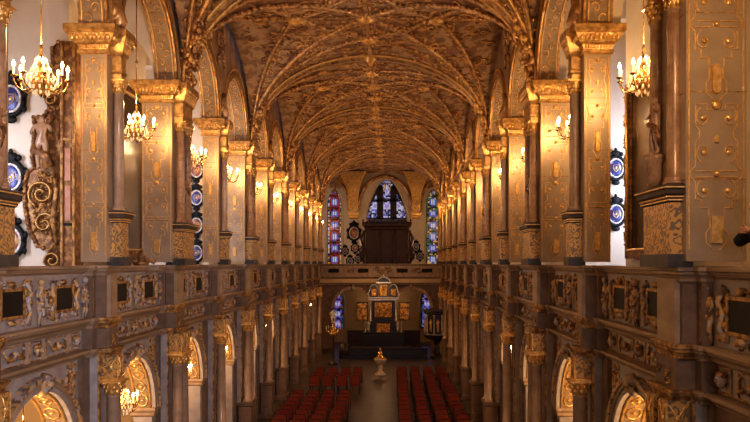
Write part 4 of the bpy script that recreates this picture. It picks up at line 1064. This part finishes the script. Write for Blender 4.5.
for q in (365.5,401.5):
    t=thing('altar_candlestick','silver candlestick standing on the altar table '+('left' if q<380 else 'right')+' of the altarpiece','candlestick',(px(q)+.14,AY-.3,.36+1.04),0,'altar candlesticks')
    w=MB(); w.lathe([(.09,0),(.10,.03),(.03,.09),(.05,.2),(.02,.3),(.05,.42),(.06,.44)],0,0,M['silverb'],8); link('stick',w.mesh('stick'),t)
    w=MB(); w.lathe([(.02,.44),(.02,.8),(.01,.81)],0,0,M['ring'],6); link('candle',w.mesh('candle'),t)
# altar rail
t=thing('altar_rail','low black draped communion rail before the altar','rail',(.3,51.2,0))
w=MB(); w.box(-2.9,2.9,-.25,.25,0,.62,M['ebony']); w.sq([(0,.62),(.06,.66),(.06,.72)],-2.9,2.9,-.25,.25,M['ebony']); link('rail_body',w.mesh('rail_body'),t)
w=MB(); w.box(-2.9,-.4,-.5,-.25,0,.22,M['bluecloth']); w.box(.4,2.9,-.5,-.25,0,.22,M['bluecloth']); link('kneeler',w.mesh('kneeler'),t)
w=MB(); w.lathe([(.4,0),(.42,.5),(.40,.7),(.30,.95),(.12,1.05)],-2.75,0,M['ebony'],12); link('rail_end',w.mesh('rail_end'),t)
for i,(x,xx) in enumerate(((-2.55,-1.0),(1.3,2.9))):
    t=thing('choir_bench',f'dark wooden choir bench on the {["left","right"][i]} of the altar','bench',((x+xx)/2,56.3,0)); h=(xx-x)/2
    w=MB(); w.box(-h,h,-.2,.2,0,.45,M['wood']); link('seat',w.mesh('seat'),t); w=MB(); w.box(-h,h,.2,.28,0,1.35,M['wood']); w.sq([(0,1.35),(.05,1.38),(.05,1.42)],-h,h,.2,.28,M['wood']); link('backrest',w.mesh('backrest'),t)

# ================================================================== PULPIT
PX,PY=3.88,51.4
t=thing('pulpit','round black pulpit with silver columns and gilded figures at the right','pulpit',(PX,PY,0))
def octp(b,prof,m,n=10): b.lathe(prof,0,0,m,n,False)
w=MB(); octp(w,[(.45,0),(.45,.15),(.2,.3),(.16,.9),(.25,1.15)],M['ebony']); link('foot',w.mesh('foot'),t)
w=MB(); octp(w,[(.25,1.15),(.6,1.3),(.88,1.45),(.92,1.6),(.80,1.66),(.76,1.7)],M['ebony']); octp(w,[(.76,1.7),(.74,3.0),(.80,3.02)],M['ebony']); link('drum',w.mesh('drum'),t)
w=MB(); octp(w,[(.80,3.0),(.92,3.06),(.92,3.14),(.98,3.2),(.98,3.28),(.7,3.3)],M['ebony']); link('book_ledge',w.mesh('book_ledge'),t)
w=MB(); octp(w,[(.90,1.60),(.95,1.63),(.95,1.67),(.8,1.7)],M['silverb']); link('silver_moulding',w.mesh('silver_moulding'),t)
gold_st=statue_me.copy(); gold_st.materials[0]=M['gold']
for j in range(10):
    a=2*PI*j/10
    w=MB(); w.lathe([(.07,1.7),(.045,1.8),(.04,2.85),(.07,3.0)],.86*math.cos(a),.86*math.sin(a),M['silverb'],8); link('silver_column',w.mesh('silver_column'),t)
    a+=PI/10
    if math.sin(a)<.3:
        o=link('gilded_figure',gold_st,t,(.80*math.cos(a),.80*math.sin(a),1.82),a+PI/2); o.scale=(.8,.8,.9)

# hanging brass candelabrum at the left of the choir
t=thing('brass_candelabrum','bulbous brass candelabrum with a white figure standing before the left choir window','candelabrum',(-2.98,48.0,1.75))
w=MB(); w.lathe([(.0,-.05),(.08,0),(.24,.15),(.26,.25),(.10,.42),(.06,.55),(.10,.65),(.05,.75),(.03,1.0)],0,0,M['brass'],14); link('globe',w.mesh('globe'),t)
for j in range(6):
    a=PI*j/3+.3; c,s=math.cos(a),math.sin(a)
    w=MB(); w.tube([(c*.08,s*.08,.5),(c*.22,s*.22,.30),(c*.40,s*.40,.32),(c*.46,s*.46,.5)],.025,M['brass'],6); w.lathe([(.02,.5),(.07,.52),(.03,.54)],c*.46,s*.46,M['brass'],8); o=link('arm',w.mesh('arm'),t)
    w=MB(); w.lathe([(.022,.54),(.02,.74),(.01,.75)],c*.46,s*.46,M['ring'],6); link('candle',w.mesh('candle'),o)
o=link('white_figure',statue_me.copy(),t,(0,0,.92)); o.data.materials[0]=M['ring']; o.scale=(1.5,1.3,.85)
w=MB(); w.lathe([(.32,-1.75),(.32,-1.68),(.12,-1.6),(.06,-1.4),(.09,-1.0),(.05,-.8),(.05,-.1),(.08,-.02)],0,0,M['ebony'],12); link('stand',w.mesh('stand'),t)

# ================================================================== PERSON leaning on the right rail
g=Matrix.Identity(3)
PXc,PYc,PZ=5.23,8.35,E-1.05
# local: facing -x (the nave). z up from gallery floor
J={'pelvis':((0,0,.95),(.15,.13)),'belly':((-.08,0,1.08),(.13,.15)),'chest':((-.19,0,1.27),(.13,.17)),'neckb':((-.26,0,1.42),.065),
 'shl':((-.24,.19,1.37),.065),'ell':((-.46,.27,1.20),.05),'wrl':((-.44,.06,1.33),.035),
 'shr':((-.24,-.19,1.37),.065),'elr':((-.34,-.02-.25+.27,1.20),.05),'wrr':((-.47,-.12,1.27),.035),
 'hil':((0,.1,.90),.10),'knl':((-.02,.11,.50),.07),'anl':((.03,.11,.10),.05),'hir':((0,-.1,.90),.10),'knr':((.02,-.11,.50),.07),'anr':((.07,-.11,.10),.05)}
J['elr']=((-.47,-.27,1.20),.05); J['wrr']=((-.44,-.06,1.33),.035)
t=thing('person','person in a black jacket leaning on the rail at the right edge','person',(PXc,PYc,PZ)); t.scale=(1.06,1.06,1.06)
J2=dict(J); J2['neck']=((-.30,0,1.48),.055); J2['head']=((-.34,0,1.58),(.078,.088)); J2['crown']=((-.33,0,1.68),(.075,.085))
J2['tol']=((-.12,.12,.04),.04); J2['tor']=((-.08,-.12,.04),.04)
ed=[('pelvis','belly'),('belly','chest'),('chest','neckb'),('neckb','neck'),('neck','head'),('head','crown'),('chest','shl'),('shl','ell'),('ell','wrl'),('chest','shr'),('shr','elr'),('elr','wrr'),('pelvis','hil'),('hil','knl'),('knl','anl'),('anl','tol'),('pelvis','hir'),('hir','knr'),('knr','anr'),('anr','tor')]
# hands
def hand(tag_,side,w):
    x,y,z=w; palm=(x-.05,y-side*.035,z+.005); J2['pa'+tag_]=(palm,(.032,.018)); ed.append(('wr'+tag_,'pa'+tag_))
    for i,(dy,dz,L) in enumerate(((.0,.024,.072),(-.0,.008,.080),(.0,-.009,.075),(.0,-.025,.060))):
        a=(palm[0]-.022,palm[1]-side*.03,palm[2]+dz); b_=(a[0]-.012,a[1]-side*L*.5,a[2]); c=(b_[0]+.018,b_[1]-side*L*.4,b_[2]-.004)
        for n_,p,r_ in (('a',a,.009),('b',b_,.0085),('c',c,.007)): J2[f'f{tag_}{i}{n_}']=(p,r_)
        ed.extend([('pa'+tag_,f'f{tag_}{i}a'),(f'f{tag_}{i}a',f'f{tag_}{i}b'),(f'f{tag_}{i}b',f'f{tag_}{i}c')])
    J2['t1'+tag_]=((palm[0]+.0,palm[1]+side*.0,palm[2]+.035),.010); J2['t2'+tag_]=((palm[0]-.02,palm[1]-side*.03,palm[2]+.055),.009)
    ed.extend([('pa'+tag_,'t1'+tag_),('t1'+tag_,'t2'+tag_)])
for kk in ('pelvis','belly','chest','shl','shr','ell','elr','hil','hir','knl','knr','neckb'):
    p_,r_=J2[kk]; J2[kk]=(p_,tuple(q*.68 for q in r_) if isinstance(r_,tuple) else r_*.7)
hand('l',1,J['wrl'][0]); hand('r',-1,J['wrr'][0])
body=skinned('body',J2,ed,'pelvis',1,M['skin']); link('body',body,t)
JJ={k:(v[0],tuple(q*1.12+.012 for q in (v[1] if isinstance(v[1],tuple) else (v[1],v[1])))) for k,v in J.items() if k[:2] not in('hi','kn','an')}
JJ['collar']=((-.285,0,1.465),.068)
jk=skinned('jacket',JJ,[e for e in [('neckb','collar'),('pelvis','belly'),('belly','chest'),('chest','neckb'),('chest','shl'),('shl','ell'),('ell','wrl'),('chest','shr'),('shr','elr'),('elr','wrr')]],'pelvis',1,M['jacket']); link('jacket',jk,t)
JT={k:(v[0],(.11,.12)) if k=='pelvis' else (v[0],tuple(q*1.12+.01 for q in (v[1] if isinstance(v[1],tuple) else (v[1],v[1])))) for k,v in J.items() if k[:2] in('hi','kn','an') or k=='pelvis'}
tr_=skinned('trousers',JT,[('pelvis','hil'),('hil','knl'),('knl','anl'),('pelvis','hir'),('hir','knr'),('knr','anr')],'pelvis',1,M['trouser']); link('trousers',tr_,t)
w=MB(); w.ell((-.315,0,1.67),(.105,.098,.095),M['hair'],12,8); w.ell((-.26,0,1.60),(.06,.09,.10),M['hair'],10,7); link('hair',w.mesh('hair'),t)
w=MB()
for q in (-1,1): w.ell((-.425,q*.033,1.615),(.012,.014,.009),M['ring'],8,6); w.ell((-.434,q*.033,1.615),(.005,.006,.006),M['black'],6,4)
w.ell((-.44,0,1.58),(.018,.014,.024),M['skin'],8,6); w.ell((-.425,0,1.542),(.010,.024,.007),M['redoval'],8,5)
for q in (-1,1): w.ell((-.33,q*.092,1.59),(.018,.010,.028),M['skin'],8,6)
link('face_features',w.mesh('face_features'),t)
w=MB()
for q,xx in ((1,-.02),(-1,.02)): w.ell((xx-.03,q*.115,.045),(.14,.05,.05),M['black'],10,6)
link('shoes',w.mesh('shoes'),t)

# ================================================================== LIGHT
def area(loc,target,size,energy,col,sy=None,spread=None):  # serves both window daylight and the added fills
    l=bpy.data.lights.new('daylight_and_fill','AREA'); l.energy=energy; l.color=col; l.size=size
    if sy: l.shape='RECTANGLE'; l.size_y=sy
    if spread: l.spread=math.radians(spread)
    o=bpy.data.objects.new('daylight_and_fill',l); C.objects.link(o); o.location=loc
    o.rotation_euler=(Vector(target)-Vector(loc)).to_track_quat('-Z','Y').to_euler(); return o
DAY=(.62,.72,1)
for sx in (-1,1):  # added warm fills brightening the nearest piers, no chandelier modelled here
    l=bpy.data.lights.new('candle_and_fill_glow','POINT'); l.energy=135 if sx>0 else 60; l.color=(1,.62,.32); l.shadow_soft_size=.2
    o=bpy.data.objects.new('candle_and_fill_glow',l); C.objects.link(o); o.location=(sx*3.9,Y0-BAY*.75,E+3.0)
area((-8.3,12.3,E+1.9),(-7.4,15.4,E+1.6),1.2,45,(.75,.80,1),3,90)
area((-8.3,22.3,E+1.9),(-6,26,E+1.8),1.8,110,DAY,3)
area((8.3,18.0,E+2.2),(6.4,19.6,E+2.2),1.3,62,DAY,3.6,100)
area((3.2,-3,E+1.0),(-5.2,13.5,E-1.2),2.2,170,(.84,.82,1),2.2,70)  # added cool fill on the left parapets, not a window
area((-1,-5,E+2),(2,16,E-1),4,110,(1,.72,.45),3)      # added warm fill from behind the viewer, no window there
area((.3,YE-.15,E+4.5),(0,50,E-2),2.6,8,(.8,.82,1),3)
for (x,y,z,e) in ((-2,58.5,E+1.6,26),(2.6,58.5,E+1.6,26),(0,60,E-2.2,26),(0,53,4.6,34)):  # added warm fills brightening altar and end gallery, no fixtures here
    l=bpy.data.lights.new('choir_fill','POINT'); l.energy=e; l.color=(1,.62,.32); l.shadow_soft_size=.3
    o=bpy.data.objects.new('choir_fill',l); C.objects.link(o); o.location=(x,y,z)
w=bpy.data.worlds.new('world'); sc.world=w; w.use_nodes=True
w.node_tree.nodes['Background'].inputs[0].default_value=(.5,.6,.9,1); w.node_tree.nodes['Background'].inputs[1].default_value=.15

# ================================================================== CAMERA
cam=bpy.data.cameras.new('camera'); co=bpy.data.objects.new('camera',cam); C.objects.link(co); sc.camera=co
co.location=(CX,0,E); co.rotation_euler=(PI/2,0,0)
cam.sensor_width=36; cam.lens=36; cam.shift_x=(375-392)/750; cam.shift_y=(263-211)/750; cam.clip_end=200
sc.view_settings.view_transform='Standard'
sc.view_settings.exposure=.34
sc.view_settings.look='Medium High Contrast'
